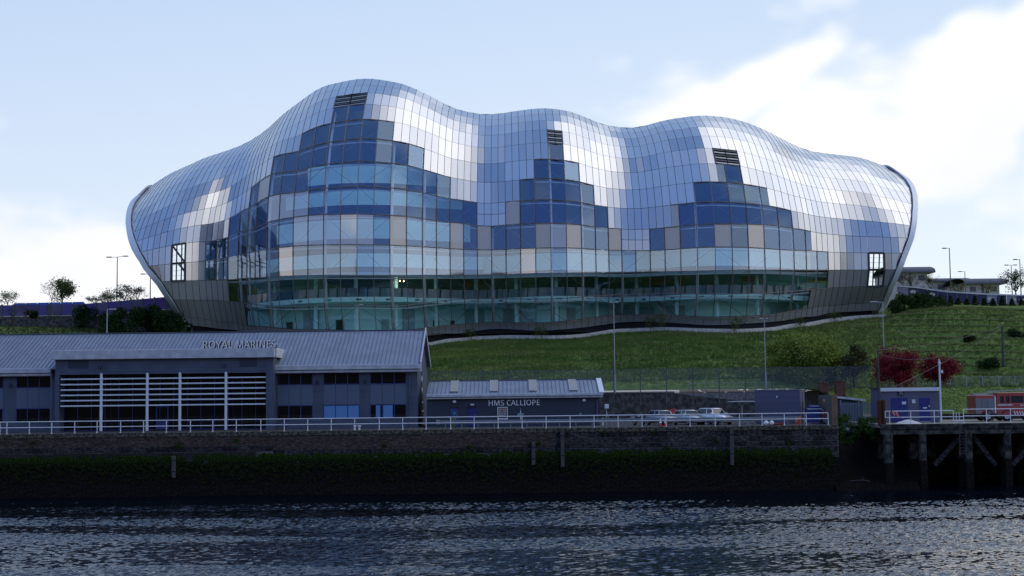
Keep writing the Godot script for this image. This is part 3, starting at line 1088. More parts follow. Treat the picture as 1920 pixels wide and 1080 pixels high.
func tree(called: String, label: String, foot: Vector3, h: float, rad: Vector3, n_leaves: int, size: float, tones: Array, trunk_r := 0.12, crown_at := 0.6, depth := 3, group := "", category := "tree") -> Node3D:
	var t := thing(called, label, category, foot, group)
	var wood := MB.new()
	var tips := []
	wood.tube(PackedVector3Array([Vector3(0, -0.3, 0), Vector3(0.04, h * 0.15, 0.02), Vector3(-0.03, h * 0.34, 0)]), trunk_r, trunk_r * 0.75, 7)
	for k in 4:
		var a := TAU * k / 4.0 + rng.randf()
		branches(wood, Vector3(-0.03, h * (0.24 + 0.03 * k), 0), Vector3(cos(a) * rad.x / h * 1.3, 0.9, sin(a) * rad.x / h * 1.3).normalized(), h * 0.3, trunk_r * 0.6, depth, tips)
	put("trunk", wood.mesh(), M.bark, t)
	var mb := MB.new()
	mb.tinted = true
	var c := Vector3(0, h * crown_at, 0)
	var lumps := []
	for k in (34 if n_leaves > 12000 else 15):
		var d := Vector3(rng.randfn(), rng.randfn(), rng.randfn()).normalized()
		lumps.append([c + d * rad * rng.randf_range(0.3, 0.95), rng.randf_range(0.2, 0.48)])
	for i in n_leaves:
		if rng.randf() < 0.82:
			var l: Array = lumps[rng.randi() % lumps.size()]
			leaf(mb, l[0] + Vector3(rng.randfn(), rng.randfn(), rng.randfn()) * rad * l[1] * 0.5, size, tones)
		else:
			leaf(mb, tips[rng.randi() % tips.size()] + Vector3(rng.randfn(), rng.randfn(), rng.randfn()) * size * 1.2, size, tones)
	put("crown", mb.mesh(), M.leaf, t)
	return t


func lettering(text: String, x0: float, x1: float, y0: float, y1: float, z: float, m: Material, parent: Node3D, bold := false, depth := 0.06, called := "lettering") -> void:
	var tm := TextMesh.new()
	var f := SystemFont.new()
	f.font_names = PackedStringArray(["Droid Sans"])
	if bold: f.font_weight = 700
	tm.font = f
	tm.text = text
	tm.font_size = 64
	tm.pixel_size = 0.01
	tm.depth = 0.1
	var bb := tm.get_aabb()
	var o := put(called, tm, m, parent)
	var sx := (x1 - x0) / bb.size.x
	var sy := (y1 - y0) / bb.size.y
	o.scale = Vector3(sx, sy, depth / 0.1)
	o.position = Vector3(x0 - bb.position.x * sx, y0 - bb.position.y * sy, z) - parent.position


func window(parent: Node3D, x0: float, x1: float, y0: float, y1: float, z: float, cols: int, frame: Material, pane: Material, w := 0.07, rows := 1, proud := 0.05) -> Node3D:   # z is the wall's face
	var mb := MB.new()
	mb.box(Vector3(x0, y0, z - 0.1), Vector3(x0 + w, y1, z + proud)); mb.box(Vector3(x1 - w, y0, z - 0.1), Vector3(x1, y1, z + proud))
	mb.box(Vector3(x0 + w, y0, z - 0.1), Vector3(x1 - w, y0 + w, z + proud)); mb.box(Vector3(x0 + w, y1 - w, z - 0.1), Vector3(x1 - w, y1, z + proud))
	for k in range(1, cols):
		var x := lerpf(x0, x1, float(k) / cols)
		mb.box(Vector3(x - w / 2, y0 + w, z - 0.1), Vector3(x + w / 2, y1 - w, z + proud * 0.8))
	for k in range(1, rows):
		var y := lerpf(y0, y1, float(k) / rows)
		mb.box(Vector3(x0 + w, y - w / 2, z - 0.1), Vector3(x1 - w, y + w / 2, z + proud * 0.7))
	var o := put("window", mb.mesh(), frame, parent)
	o.position = -parent.position
	for k in cols:
		var p := MB.new().box(Vector3(lerpf(x0, x1, float(k) / cols) + w * 0.4, y0 + w * 0.5, z - 0.03), Vector3(lerpf(x0, x1, float(k + 1) / cols) - w * 0.4, y1 - w * 0.5, z + 0.012))
		put("pane", p.mesh(), pane, o)
	return o


func piece(called: String, mb: MB, m: Material, parent: Node3D) -> MeshInstance3D:      # a part given in world places
	var o := put(called, mb.mesh(), m, parent)
	o.position = -parent.position
	return o


func X(px: float, d: float, py := 760.0) -> float: return at(px, py, d).x
func Y(py: float, d: float, px := 960.0) -> float: return at(px, py, d).y


func bricks(mb: MB, x0: float, x1: float, y0: float, y1: float, z: float, bw: float, bh: float, tones: Array, deep := 0.06, joint := 0.015, keep := 1.0) -> MB:   # courses of bricks on an upright face
	mb.tinted = true
	var j := 0
	var y := y0
	while y < y1 - bh * 0.5:
		var x := x0 - (bw * 0.5 if j % 2 else 0.0)
		while x < x1:
			var a := maxf(x, x0)
			var b := minf(x + bw - joint, x1)
			if b - a > bw * 0.15 and rng.randf() < keep:
				mb.tint = tones[0].lerp(tones[1], rng.randf()).lerp(tones[rng.randi() % tones.size()], 0.5)
				mb.box(Vector3(a, y, z - deep), Vector3(b, y + bh - joint, z + rng.randf_range(0.0, 0.012)))
			x += bw
		y += bh
		j += 1
	return mb


# ---------------------------------------------------------------- quay wall, railings, jetty
func rail_run(t: Node3D, x0: float, x1: float, z: float, post_xs: Array, m: Material, h := 1.12, end_loop := false) -> void:
	for y in [h, h * 0.52]:
		piece("rail", MB.new().tube(PackedVector3Array([Vector3(x0, y, z), Vector3(x1, y, z)]), 0.042, -1, 8), m, t)
	for x in post_xs:
		piece("post", MB.new().tube(PackedVector3Array([Vector3(x, -0.02, z), Vector3(x, h - 0.03, z)]), 0.04, -1, 8).box(Vector3(x - 0.1, 0.0, z - 0.1), Vector3(x + 0.1, 0.02, z + 0.1)), m, t)


func build_quay() -> void:
	mat("white_paint", Color(0.72, 0.74, 0.78), 0.45)
	tmat("mortar", noise_tex(31, 0.04, Color(0.05, 0.05, 0.047), Color(0.2, 0.19, 0.17), 512, 5), 0.25, 0.95)
	tmat("tidal", noise_tex(32, 0.03, Color(0.004, 0.0045, 0.0045), Color(0.019, 0.018, 0.0155), 512, 5), 0.22, 0.75, grey_tex(36, 0.05), 8.0)
	tmat("moss", noise_tex(33, 0.03, Color(0.007, 0.015, 0.003), Color(0.042, 0.075, 0.01), 512, 5), 0.3, 0.95, grey_tex(37, 0.06), 6.0)
	tmat("coping", noise_tex(34, 0.025, Color(0.028, 0.027, 0.025), Color(0.17, 0.155, 0.125), 512, 6), 0.21, 0.9, grey_tex(38, 0.03), 3.0)
	tmat("timber", noise_tex(35, 0.03, Color(0.05, 0.05, 0.055), Color(0.13, 0.125, 0.12)), 0.5, 0.9)
	var bm := mat("brick", Color.WHITE, 0.92)
	bm.vertex_color_use_as_albedo = true
	for k in 4:
		tmat("stone_%d" % k, noise_tex(40 + k, 0.03, Color(0.012, 0.012, 0.014) * (1 + k * 0.35), Color(0.05, 0.048, 0.048) * (1 + k * 0.35), 256, 5), 0.3, 0.9, M.coping.heightmap_texture, 2.0)
	var z := -130.0
	var wall := thing("quay_wall", "long dark quay wall of brick and stone blocks with a green moss band above the water", "wall", Vector3(-12, 0, z))
	piece("core", MB.new().box(Vector3(-140, -3.2, z - 0.9), Vector3(30.3, -0.36, z - 0.05)), M.mortar, wall)
	# the tidal face, slightly uneven
	var n := FastNoiseLite.new()
	n.seed = 8
	n.frequency = 0.5
	var mb := MB.new()
	var f := func(i: int, j: int) -> Vector3:
		var x := lerpf(-62, 30.36, i / 240.0)
		var y := lerpf(-2.95, -7.0, j / 14.0)
		return Vector3(x, y, z + 0.02 + n.get_noise_2d(x * 2.0, y * 3.0) * 0.09 + j * 0.008)
	for i in 240:
		for j in 14: mb.quad(f.call(i, j + 1), f.call(i, j), f.call(i + 1, j), f.call(i + 1, j + 1))
	mb.box(Vector3(-140, -7, z - 0.8), Vector3(30.3, -2.95, z - 0.15))
	piece("tidal_face", mb, M.tidal, wall)
	# moss: a ragged thin mat
	mb = MB.new()
	for i in 700:
		var xa := lerpf(-60, 29.6, i / 700.0)
		var xb := lerpf(-60, 29.6, (i + 1) / 700.0)
		var top := func(x: float) -> float: return -2.12 + n.get_noise_1d(x * 1.7) * 0.22 + n.get_noise_1d(x * 9.0 + 50) * 0.12
		var bot := func(x: float) -> float: return -3.1 + n.get_noise_1d(x * 2.1 + 90) * 0.4 + n.get_noise_1d(x * 11.0 + 20) * 0.2
		var rows := 5
		for j in rows:
			var g := func(x: float, k: int) -> Vector3:
				var y: float = lerpf(top.call(x), bot.call(x), float(k) / rows)
				return Vector3(x, y, z + 0.055 + (0.05 if k in [1, 2, 3] else 0.0) + n.get_noise_2d(x * 5.0, y * 6.0) * 0.03)
			var bare := n.get_noise_2d(xa * 6.0 + 30.0, j * 9.0) + n.get_noise_2d(xa * 1.1, j * 2.0 + 70.0)
			if bare > [0.3, 0.62, 0.8, 0.5, 0.1][j]: continue
			mb.quad(g.call(xa, j + 1), g.call(xa, j), g.call(xb, j), g.call(xb, j + 1))
	piece("moss", mb, M.moss, wall)
	# thinner, darker algae that breaks up towards the water
	tmat("algae", noise_tex(39, 0.02, Color(0.004, 0.007, 0.003), Color(0.02, 0.032, 0.008), 512, 5), 0.25, 0.95, M.moss.heightmap_texture, 4.0)
	mb = MB.new()
	for i in 520:
		var xa := lerpf(-60, 29.9, i / 520.0)
		var xb := lerpf(-60, 29.9, (i + 1) / 520.0)
		for j in 12:
			var y1 := -2.75 - j * 0.17
			if n.get_noise_2d(xa * 2.0 + 11.0, j * 1.3) + n.get_noise_2d(xa * 8.0, j * 5.0 + 40.0) * 0.6 > 0.32 - j * 0.055: continue
			mb.quad(Vector3(xa, y1 - 0.175, z + 0.135 + j * 0.006), Vector3(xa, y1, z + 0.135 + j * 0.006), Vector3(xb, y1, z + 0.135 + j * 0.006), Vector3(xb, y1 - 0.175, z + 0.135 + j * 0.006))
	piece("algae", mb, M.algae, wall)
	# coping stones
	var x := -62.0
	while x < 30.3:
		var l := minf(rng.randf_range(1.6, 2.6), 30.36 - x)
		var c := MB.new().cbox(Vector3(x, -0.42, z - 0.95), Vector3(x + l - 0.03, rng.randf_range(-0.012, 0.012), z + rng.randf_range(0.02, 0.09)), 0.035)
		if x > -55: piece("coping_stone", c, M.coping, wall)
		else: piece("coping_stone", c, M.coping, wall)
		x += l
	# stone blocks to the right
	var shapes := {}
	for row in 5:
		x = 4.4 - rng.randf() * 0.8
		while x < 30.2:
			var l := minf(rng.randf_range(1.05, 1.75), 30.34 - x)
			if l < 0.3: break
			var y1 := -0.44 - row * 0.5
			piece("block", MB.new().cbox(Vector3(x, y1 - 0.445, z - 0.4), Vector3(x + l - 0.06, y1, z + rng.randf_range(-0.015, 0.02)), 0.025), M["stone_%d" % (rng.randi() % 4)], wall)
			x += l
	# bricks and a stone course to the left
	var reds := [Color(0.105, 0.072, 0.062), Color(0.055, 0.046, 0.044), Color(0.2, 0.14, 0.115), Color(0.03, 0.029, 0.03), Color(0.085, 0.08, 0.072)]
	mb = MB.new()
	bricks(mb, -62, -22.3, -1.32, -0.44, z, 0.25, 0.088, reds, 0.08, 0.016, 0.97)
	bricks(mb, -22.3, 4.1, -1.72, -0.44, z, 0.25, 0.088, reds, 0.08, 0.016, 0.95)
	bricks(mb, -62, -24, -2.3, -1.86, z, 0.55, 0.145, [Color(0.03, 0.03, 0.033), Color(0.05, 0.047, 0.045), Color(0.02, 0.02, 0.022)], 0.08, 0.03)
	piece("bricks", mb, M.brick, wall).set_meta("kind", "stuff")
	for run in [[-62.0, -22.4, -1.84, -1.35], [-22.4, 4.2, -2.25, -1.75]]:
		x = run[0]
		while x < run[1] - 0.2:
			var l := minf(rng.randf_range(0.9, 1.5), run[1] - x)
			piece("block", MB.new().cbox(Vector3(x, run[2] + 0.02, z - 0.4), Vector3(x + l - 0.04, run[3], z + rng.randf_range(-0.01, 0.03)), 0.02), M["stone_%d" % (rng.randi() % 3)], wall)
			x += l
	# outfalls
	for p in [[226, 846], [386, 844], [1337, 831]]:
		var q := at(p[0], p[1], 130)
		piece("drain_hole", MB.new().lathe(Vector3.ZERO, [[0.0, 0.03], [0.13, 0.03], [0.17, 0.03], [0.17, -0.1]], 10), M.lining, wall).transform = Transform3D(Basis(Vector3.RIGHT, PI / 2), Vector3(q.x, q.y, z + 0.03) - wall.position)
	var q := at(356, 858, 130)
	piece("recess", MB.new().box(Vector3(q.x - 0.3, q.y - 0.4, z - 0.1), Vector3(q.x + 0.3, q.y + 0.4, z + 0.11)), M.lining, wall)
	# old fender timbers
	var fenders := [[326, 855, 896, "short weathered fender timber low on the mossy wall below the louvred screen"], [1054, 802, 876, "tall pale fender timber where the brickwork meets the stone blocks"], [1371, 800, 872, "tall grey fender timber on the stone blocks below the parked cars"], [1000, 830, 872, "broken fender stump with a grassy top beside the tall pale timber"]]
	for a in fenders:
		var p0 := at(a[0], a[1], 129.8)
		var p1 := at(a[0], a[2], 129.8)
		var t := thing("fender_timber", a[3], "fender timber", Vector3(p0.x, p1.y, z + 0.2), "fender timbers on the quay wall")
		piece("post", MB.new().cbox(Vector3(p0.x - 0.17, p1.y, z + 0.06), Vector3(p0.x + 0.17, p0.y, z + 0.38), 0.04), M.timber, t)
		for k in 2: piece("bolt", MB.new().box(Vector3(p0.x - 0.24, lerpf(p0.y, p1.y, 0.2 + 0.5 * k) - 0.04, z + 0.04), Vector3(p0.x + 0.24, lerpf(p0.y, p1.y, 0.2 + 0.5 * k) + 0.04, z + 0.4)), M.lining, t)
	var weeds := [[60, 830, "weed tuft in the brickwork near the left end of the quay wall"], [330, 838, "lower weed tuft of two above the short fender timber"], [336, 833, "upper weed tuft of two above the short fender timber"], [443, 826, "weed tuft in the brickwork under the louvred screen's last post"], [996, 833, "left weed tuft on the broken fender stump"], [1010, 832, "right weed tuft on the broken fender stump"], [1055, 840, "weed tuft beside the tall pale fender timber"], [1225, 812, "weed tuft just under the coping below the dark silver car"], [1340, 826, "weed tuft on the stone blocks left of the tall grey timber"], [1130, 812, "weed tuft under the coping below the shed's right end"], [880, 838, "weed tuft in the brickwork below the blue shed door"], [720, 835, "weed tuft in the brickwork below the blue curtained windows"], [1480, 830, "weed tuft on the stone blocks below the box hut"], [1250, 838, "weed tuft just above the moss below the traffic cones"]]
	for w in weeds.size():
		var p := at(weeds[w][0], weeds[w][1], 129.9)
		var lv := MB.new()
		leaves(lv, Vector3.ZERO, Vector3(0.28, 0.22, 0.12), 60, 0.16, [Color(0.02, 0.05, 0.01), Color(0.07, 0.11, 0.02)], 0.0)
		tag(put("wall_weed", lv.mesh(), M.leaf), weeds[w][2], "weed", "weeds in the quay wall").position = Vector3(p.x, p.y, z + 0.1)
	# the quay railing
	var rail := thing("quay_railing", "long white two-rail railing along the top of the quay wall", "railing", Vector3(-12, 0, z - 0.35))
	var posts := []
	for px in [-420, -378, -336, -294, -252, -210, -168, -126, -84, -42, 0, 13, 55, 97, 140, 182, 226, 269, 312, 357, 399, 443, 489, 533, 577, 621, 665, 711, 755, 799, 845, 889, 934, 979, 1024, 1069, 1114, 1159, 1204, 1249, 1294, 1341, 1387, 1429, 1471, 1512, 1553]:
		posts.append(X(px, 130.35, 800))
	rail_run(rail, posts[0], posts[-1], z - 0.35, posts, M.white_paint)
	# the inlet: mud and a side wall, then the jetty
	mb = MB.new()
	for i in 14:
		for j in 12:
			var g := func(a: int, b: int) -> Vector3:
				var u := b / 12.0
				return Vector3(lerpf(29.8, 37.5, a / 14.0), lerpf(-6.6, -0.9, pow(u, 0.8)) + n.get_noise_2d(a * 3.0, b * 3.0) * 0.35 * (1.0 - u * 0.7), lerpf(-128.0, -143.0, u))
			mb.quad(g.call(i, j), g.call(i, j + 1), g.call(i + 1, j + 1), g.call(i + 1, j))
	structure("mud_bank", mb.mesh(), M.mud, "dark mud slipway in the gap between quay wall and jetty")
	var drift := thing("driftwood", "bare pale branch lying on the mud at the water's edge", "driftwood", at(1606, 903, 129.0))
	var dw := MB.new()
	branches(dw, Vector3(-0.6, 0.05, 0), Vector3(0.95, 0.1, 0.1), 0.9, 0.035, 2, [])
	piece("branch", dw, M.timber, drift).position = Vector3.ZERO
	build_jetty()


func build_jetty() -> void:
	var z := -130.0
	tmat("old_concrete", noise_tex(51, 0.008, Color(0.018, 0.02, 0.02), Color(0.105, 0.105, 0.095), 512, 5), 0.3, 0.9, grey_tex(52, 0.03), 1.0)
	mat("sandy", Color(0.24, 0.23, 0.19), 0.9)
	var j := thing("jetty", "concrete jetty on piles to the right of the mud gap", "jetty", Vector3(48, 0, z))
	var x0 := X(1652, 130, 800)
	piece("deck", MB.new().box(Vector3(x0, -0.36, z - 18), Vector3(140, -0.012, z - 0.1)), M.sandy, j)
	piece("edge_beam", MB.new().cbox(Vector3(x0 - 0.1, -0.5, z - 0.1), Vector3(140, 0.0, z + 0.08), 0.03), M.old_concrete, j)
	piece("lower_beam", MB.new().cbox(Vector3(x0 + 0.1, -0.98, z - 0.35), Vector3(140, -0.5, z - 0.03), 0.03), M.old_concrete, j)
	piece("end_plate", MB.new().cbox(Vector3(x0 - 0.1, -0.95, z - 0.1), Vector3(x0 + 0.65, -0.52, z + 0.06), 0.02), M.old_concrete, j)
	var pile := func(px: float, d: float, w: float, top: float) -> void:
		var x := X(px, d, 850)
		piece("pile", MB.new().cbox(Vector3(x - w / 2, -7.5, -d - w / 2), Vector3(x + w / 2, top, -d + w / 2), 0.06), M.old_concrete, j)
		piece("pile_foot", MB.new().cbox(Vector3(x - w / 2 - 0.03, -7.5, -d - w / 2 - 0.03), Vector3(x + w / 2 + 0.03, -3.4 + rng.randf_range(-0.2, 0.2), -d + w / 2 + 0.03), 0.06), M.tidal, j)
	for px in [1666, 1730, 1816, 1889, 1968, 2050, 2130]: pile.call(px, 130.3, 0.62 if px != 1666 else 0.75, -0.6)
	for px in [1655, 1712, 1802, 1880, 1950]: pile.call(px, 134.0, 0.8, -0.4)
	for px in [1670, 1745, 1835, 1912]: pile.call(px, 138.0, 0.8, -0.4)
	for b in [[1806, 812, 1752, 872], [1822, 815, 1866, 872], [1950, 812, 1898, 872], [1970, 812, 2020, 872]]:
		var a := at(b[0], b[1], 131.2)
		var c := at(b[2], b[3], 131.2)
		piece("brace", MB.new().bar(a, c, 0.42, 0.4, Vector3.BACK), M.stone_2, j)
	piece("back_wall", MB.new().box(Vector3(x0 + 0.5, -7, z - 14.5), Vector3(140, -0.4, z - 14)), M.tidal, j)
	# ladder down from the gate
	var lad := thing("ladder", "steel ladder hanging below the gate in the jetty railing", "ladder", at(1803, 800, 129.7))
	for px in [1799, 1811]: piece("stile", MB.new().tube(PackedVector3Array([at(px, 802, 129.75), at(px + 1, 855, 129.75)]), 0.035, -1, 6), M.timber, lad)
	for k in 9: piece("rung", MB.new().tube(PackedVector3Array([at(1799, 806 + k * 5.6, 129.75), at(1811.5, 806 + k * 5.6, 129.75)]), 0.025, -1, 6), M.timber, lad)
	var r := thing("jetty_railing", "white two-rail railing along the jetty edge with a small gate", "railing", Vector3(48, 0, z - 0.4))
	var posts := []
	for px in [1668, 1708, 1752, 1788, 1807, 1850, 1895, 1940, 1985, 2030, 2075]: posts.append(X(px, 130.4, 790))
	rail_run(r, X(1660, 130.4, 790), posts[3], z - 0.4, posts.slice(0, 4), M.white_paint, 1.2)
	rail_run(r, posts[4], posts[-1], z - 0.4, posts.slice(4), M.white_paint, 1.3)
	piece("end_loop", MB.new().tube(PackedVector3Array([Vector3(X(1660, 130.4, 790), 1.2, z - 0.4), Vector3(X(1660, 130.4, 790), 0.62, z - 0.4)]), 0.042, -1, 8), M.white_paint, r)
	var g := MB.new()
	for px in [1793.5, 1799]: g.tube(PackedVector3Array([Vector3(X(px, 130.3, 790), -0.25, z - 0.3), Vector3(X(px, 130.3, 790), 1.0, z - 0.3)]), 0.035, -1, 6)
	g.tube(PackedVector3Array([Vector3(posts[3], 0.25, z - 0.3), Vector3(posts[4], 0.25, z - 0.3)]), 0.04, -1, 6)
	g.tube(PackedVector3Array([Vector3(posts[3], 0.62, z - 0.3), Vector3(posts[4], 0.62, z - 0.3)]), 0.04, -1, 6)
	piece("gate", g, M.white_paint, r)


# ---------------------------------------------------------------- buildings on the quay
func build_buildings() -> void:
	tmat("navy_wall", noise_tex(91, 0.012, Color(0.056, 0.075, 0.122), Color(0.076, 0.098, 0.158), 512, 6), 0.09, 0.55)
	mat("navy_dark", Color(0.022, 0.034, 0.062), 0.6)
	tmat("roof_blue", noise_tex(92, 0.012, Color(0.165, 0.195, 0.26), Color(0.225, 0.26, 0.335), 512, 6), 0.07, 0.5, null, 0.0, 0.1)
	mat("roof_seam", Color(0.1, 0.12, 0.16), 0.5, 0.1)
	tmat("fascia_grey", noise_tex(93, 0.015, Color(0.38, 0.41, 0.47), Color(0.52, 0.55, 0.62), 512, 6), 0.12, 0.5)
	mat("spandrel", Color(0.095, 0.13, 0.20), 0.5)
	mat("blue_frame", Color(0.03, 0.045, 0.19), 0.5)
	mat("blue_door", Color(0.012, 0.018, 0.17), 0.5)
	var dg := mat("dark_glass", Color(0.006, 0.007, 0.01), 0.06)
	dg.metallic_specular = 0.5
	mat("blind", Color(0.13, 0.27, 0.55), 0.7)
	mat("curtain", Color(0.05, 0.05, 0.06), 0.8)
	mat("rail_white", Color(0.68, 0.73, 0.82), 0.4)
	mat("trim_white", Color(0.62, 0.65, 0.72), 0.5)
	mat("letter_white", Color(0.88, 0.9, 0.95), 0.4)
	mat("grey_metal", Color(0.22, 0.24, 0.27), 0.5, 0.3)
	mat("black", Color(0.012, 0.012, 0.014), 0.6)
	build_barracks()
	build_shed()
	build_huts()


func seamed_roof(t: Node3D, x0: float, x1: float, eave: Vector2, ridge: Vector2, pitch: float, skip := []) -> void:   # eave, ridge: (depth, y)
	var a := Vector3(x0, eave.y, -eave.x)
	var b := Vector3(x0, ridge.y, -ridge.x)
	var e := Vector3(x1 - x0, 0, 0)
	var nrm := Vector3(0, ridge.x - eave.x, ridge.y - eave.y).normalized()
	var mb := MB.new()
	mb.quad(a, b, b + e, a + e)
	mb.quad(a - nrm * 0.12, a, a + e, a + e - nrm * 0.12)
	mb.quad(a + e, b + e, b + e - nrm * 0.12, a + e - nrm * 0.12)
	mb.quad(b, a, a - nrm * 0.12, b - nrm * 0.12)
	piece("roof", mb, M.roof_blue, t)
	var bk := MB.new()
	bk.quad(b + e, b, Vector3(x0, eave.y, -2 * ridge.x + eave.x), Vector3(x1, eave.y, -2 * ridge.x + eave.x))
	piece("rear_roof", bk, M.roof_blue, t)
	var s := MB.new()
	var x := x0 + pitch * 0.5
	while x < x1:
		var o := Vector3(x - x0, 0, 0)
		s.bar(a + o + nrm * 0.03, b + o + nrm * 0.03, 0.045, 0.08, nrm)
		x += pitch
	piece("roof_seams", s, M.roof_seam, t).set_meta("kind", "stuff")
	piece("ridge_cap", MB.new().bar(b + nrm * 0.05, b + e + nrm * 0.05, 0.3, 0.06, Vector3.UP), M.roof_seam, t)


func build_barracks() -> void:
	var d := 138.0
	var ey := Y(685, 137.4, 650)
	var ry := Y(619, 145.5, 780)
	var x0 := -78.0
	var x1 := at(783, 750, d).x
	var t := thing("barracks", "long two-storey blue-grey building with seamed metal roof and a louvred glass front", "building", Vector3(-35, 0, -d))
	var z := -d
	# walls
	var w := MB.new()
	w.box(Vector3(x0, 0, z - 15.5), Vector3(x1, ey - 0.15, z))
	piece("wall", w, M.navy_wall, t)
	var gb := MB.new()
	gb.prism(PackedVector2Array([Vector2(d, ey - 0.15), Vector2(145.5, ry - 0.12), Vector2(153.6, ey - 0.15)]), -x1 - 0.0, -x1 + 0.3, Transform3D(Basis(Vector3(0, 0, -1), Vector3(0, 1, 0), Vector3(-1, 0, 0)), Vector3.ZERO))
	piece("gable", gb, M.navy_wall, t)
	seamed_roof(t, x0, x1 + 0.35, Vector2(137.2, ey), Vector2(145.5, ry), 0.42)
	# fascias and the sloping verge
	var xp0 := at(103, 740, 136.2).x
	var xp1 := at(513, 740, 136.2).x
	for run in [[x0, at(96, 700, 137.3).x], [at(515, 690, 137.2).x, x1 + 0.42]]:
		piece("fascia", MB.new().cbox(Vector3(run[0], ey - 0.42, -137.5), Vector3(run[1], ey + 0.06, -137.05), 0.03), M.fascia_grey, t)
		piece("gutter", MB.new().cbox(Vector3(run[0], ey - 0.72, -137.75), Vector3(run[1], ey - 0.44, -137.25), 0.05), M.fascia_grey, t)
	piece("verge", MB.new().bar(Vector3(x1 + 0.38, ey + 0.06, -137.1), Vector3(x1 + 0.38, ry + 0.08, -145.6), 0.1, 0.4, Vector3.UP).bar(Vector3(x1 + 0.38, ry + 0.08, -145.5), Vector3(x1 + 0.38, ey, -153.9), 0.1, 0.4, Vector3.UP), M.fascia_grey, t)
	# the projecting entrance block
	var pz := -136.2
	var py := Y(671, 136.2, 300)
	piece("porch_wall", MB.new().box(Vector3(xp0, py - 1.55, z - 0.3), Vector3(xp1, py, pz)).box(Vector3(xp0, 0, z - 0.3), Vector3(at(111, 740, 136.2).x, py - 1.55, pz)).box(Vector3(at(500, 740, 136.2).x, 0, z - 0.3), Vector3(xp1, py - 1.55, pz)), M.navy_wall, t)
	piece("porch_roof", MB.new().box(Vector3(xp0 - 0.1, py, -141.6), Vector3(xp1 + 0.1, py + 0.5, pz + 0.2)), M.navy_wall, t)
	piece("porch_fascia", MB.new().cbox(Vector3(xp0 - 0.3, py - 0.08, pz + 0.1), Vector3(xp1 + 0.15, py + 0.83, pz + 0.5), 0.03), M.fascia_grey, t)
	piece("porch_fascia", MB.new().cbox(Vector3(xp1 - 0.1, py - 0.08, -141.8), Vector3(xp1 + 0.3, py + 0.83, pz + 0.1), 0.03), M.fascia_grey, t)
	for px in [[127, 165], [449, 482]]:
		piece("vent", MB.new().box(Vector3(X(px[0], 136.2), py - 0.95, pz), Vector3(X(px[1], 136.2), py - 0.2, pz + 0.03)), M.navy_dark, t)
	for k in 4: piece("wall_joint", MB.new().box(Vector3(xp0, py - 0.35 - k * 0.32, pz), Vector3(xp1, py - 0.34 - k * 0.32, pz + 0.012)), M.navy_dark, t)
	for px in [188, 422]: piece("wall_lamp", MB.new().cbox(Vector3(X(px, 136.2) - 0.13, py - 1.0, pz), Vector3(X(px, 136.2) + 0.13, py - 0.65, pz + 0.28), 0.05), M.navy_dark, t)
	# glass front set back behind the louvre screen
	var gx0 := at(111, 740, 136.2).x
	var gx1 := at(500, 740, 136.2).x
	var gz := z + 0.25
	piece("entrance_back", MB.new().box(Vector3(gx0, 0, z + 0.01), Vector3(gx1, py - 1.55, z + 0.1)), M.black, t)
	var fr := MB.new()
	var n := 15
	for i in n + 1: fr.box(Vector3(lerpf(gx0, gx1, float(i) / n) - 0.03, 0.05, gz - 0.1), Vector3(lerpf(gx0, gx1, float(i) / n) + 0.03, py - 1.6, gz + 0.05))
	for y in [0.06, 2.45, 4.0]: fr.box(Vector3(gx0, y, gz - 0.1), Vector3(gx1, y + 0.07, gz + 0.045))
	var fo := piece("entrance_frame", fr, M.blue_frame, t)
	for i in n:
		for j in 3:
			put("pane", MB.new().box(Vector3(lerpf(gx0, gx1, float(i) / n) + 0.03, [0.13, 2.52, 4.07][j], gz - 0.05), Vector3(lerpf(gx0, gx1, (i + 1.0) / n) - 0.03, [2.45, 4.0, py - 1.6][j], gz + 0.01)).mesh(), M.dark_glass, fo)
	var dx := X(306, 138)
	var door := piece("door", MB.new().box(Vector3(dx - 0.62, 0.1, gz + 0.05), Vector3(dx - 0.5, 2.4, gz + 0.14)).box(Vector3(dx + 0.5, 0.1, gz + 0.05), Vector3(dx + 0.62, 2.4, gz + 0.14)).box(Vector3(dx - 0.5, 2.28, gz + 0.05), Vector3(dx + 0.5, 2.4, gz + 0.14)).box(Vector3(dx - 0.5, 0.1, gz + 0.05), Vector3(dx + 0.5, 0.9, gz + 0.12)), M.blue_frame, t)
	put("door_sign", MB.new().box(Vector3(dx - 0.18, 2.44, gz + 0.05), Vector3(dx + 0.2, 2.58, gz + 0.15)).mesh(), M.trim_white, door)
	for px in [188, 274.5, 336, 422.5]:
		var xx := X(px, 136.0)
		piece("screen_post", MB.new().cbox(Vector3(xx - 0.11, 0, pz - 0.25), Vector3(xx + 0.11, py - 1.45, pz + 0.05), 0.03), M.rail_white, t)
	var rl := [gx0, X(188, 136), X(274.5, 136), X(336, 136), X(422.5, 136), gx1]
	for k in 6:
		var yy := Y(710.5 + k * 10.1, 136, 188)
		for b in 5:
			piece("screen_rail", MB.new().cbox(Vector3(rl[b] + 0.11, yy - 0.065, pz - 0.22), Vector3(rl[b + 1] - 0.11, yy + 0.065, pz - 0.02), 0.02), M.rail_white, t)
	# window bays
	var bays := [[519.5, 586.5, 0], [606.5, 674.5, 1], [694, 762, 2], [30, 95, 3], [-62, 6, 3], [-152, -84, 3], [-242, -174, 3]]
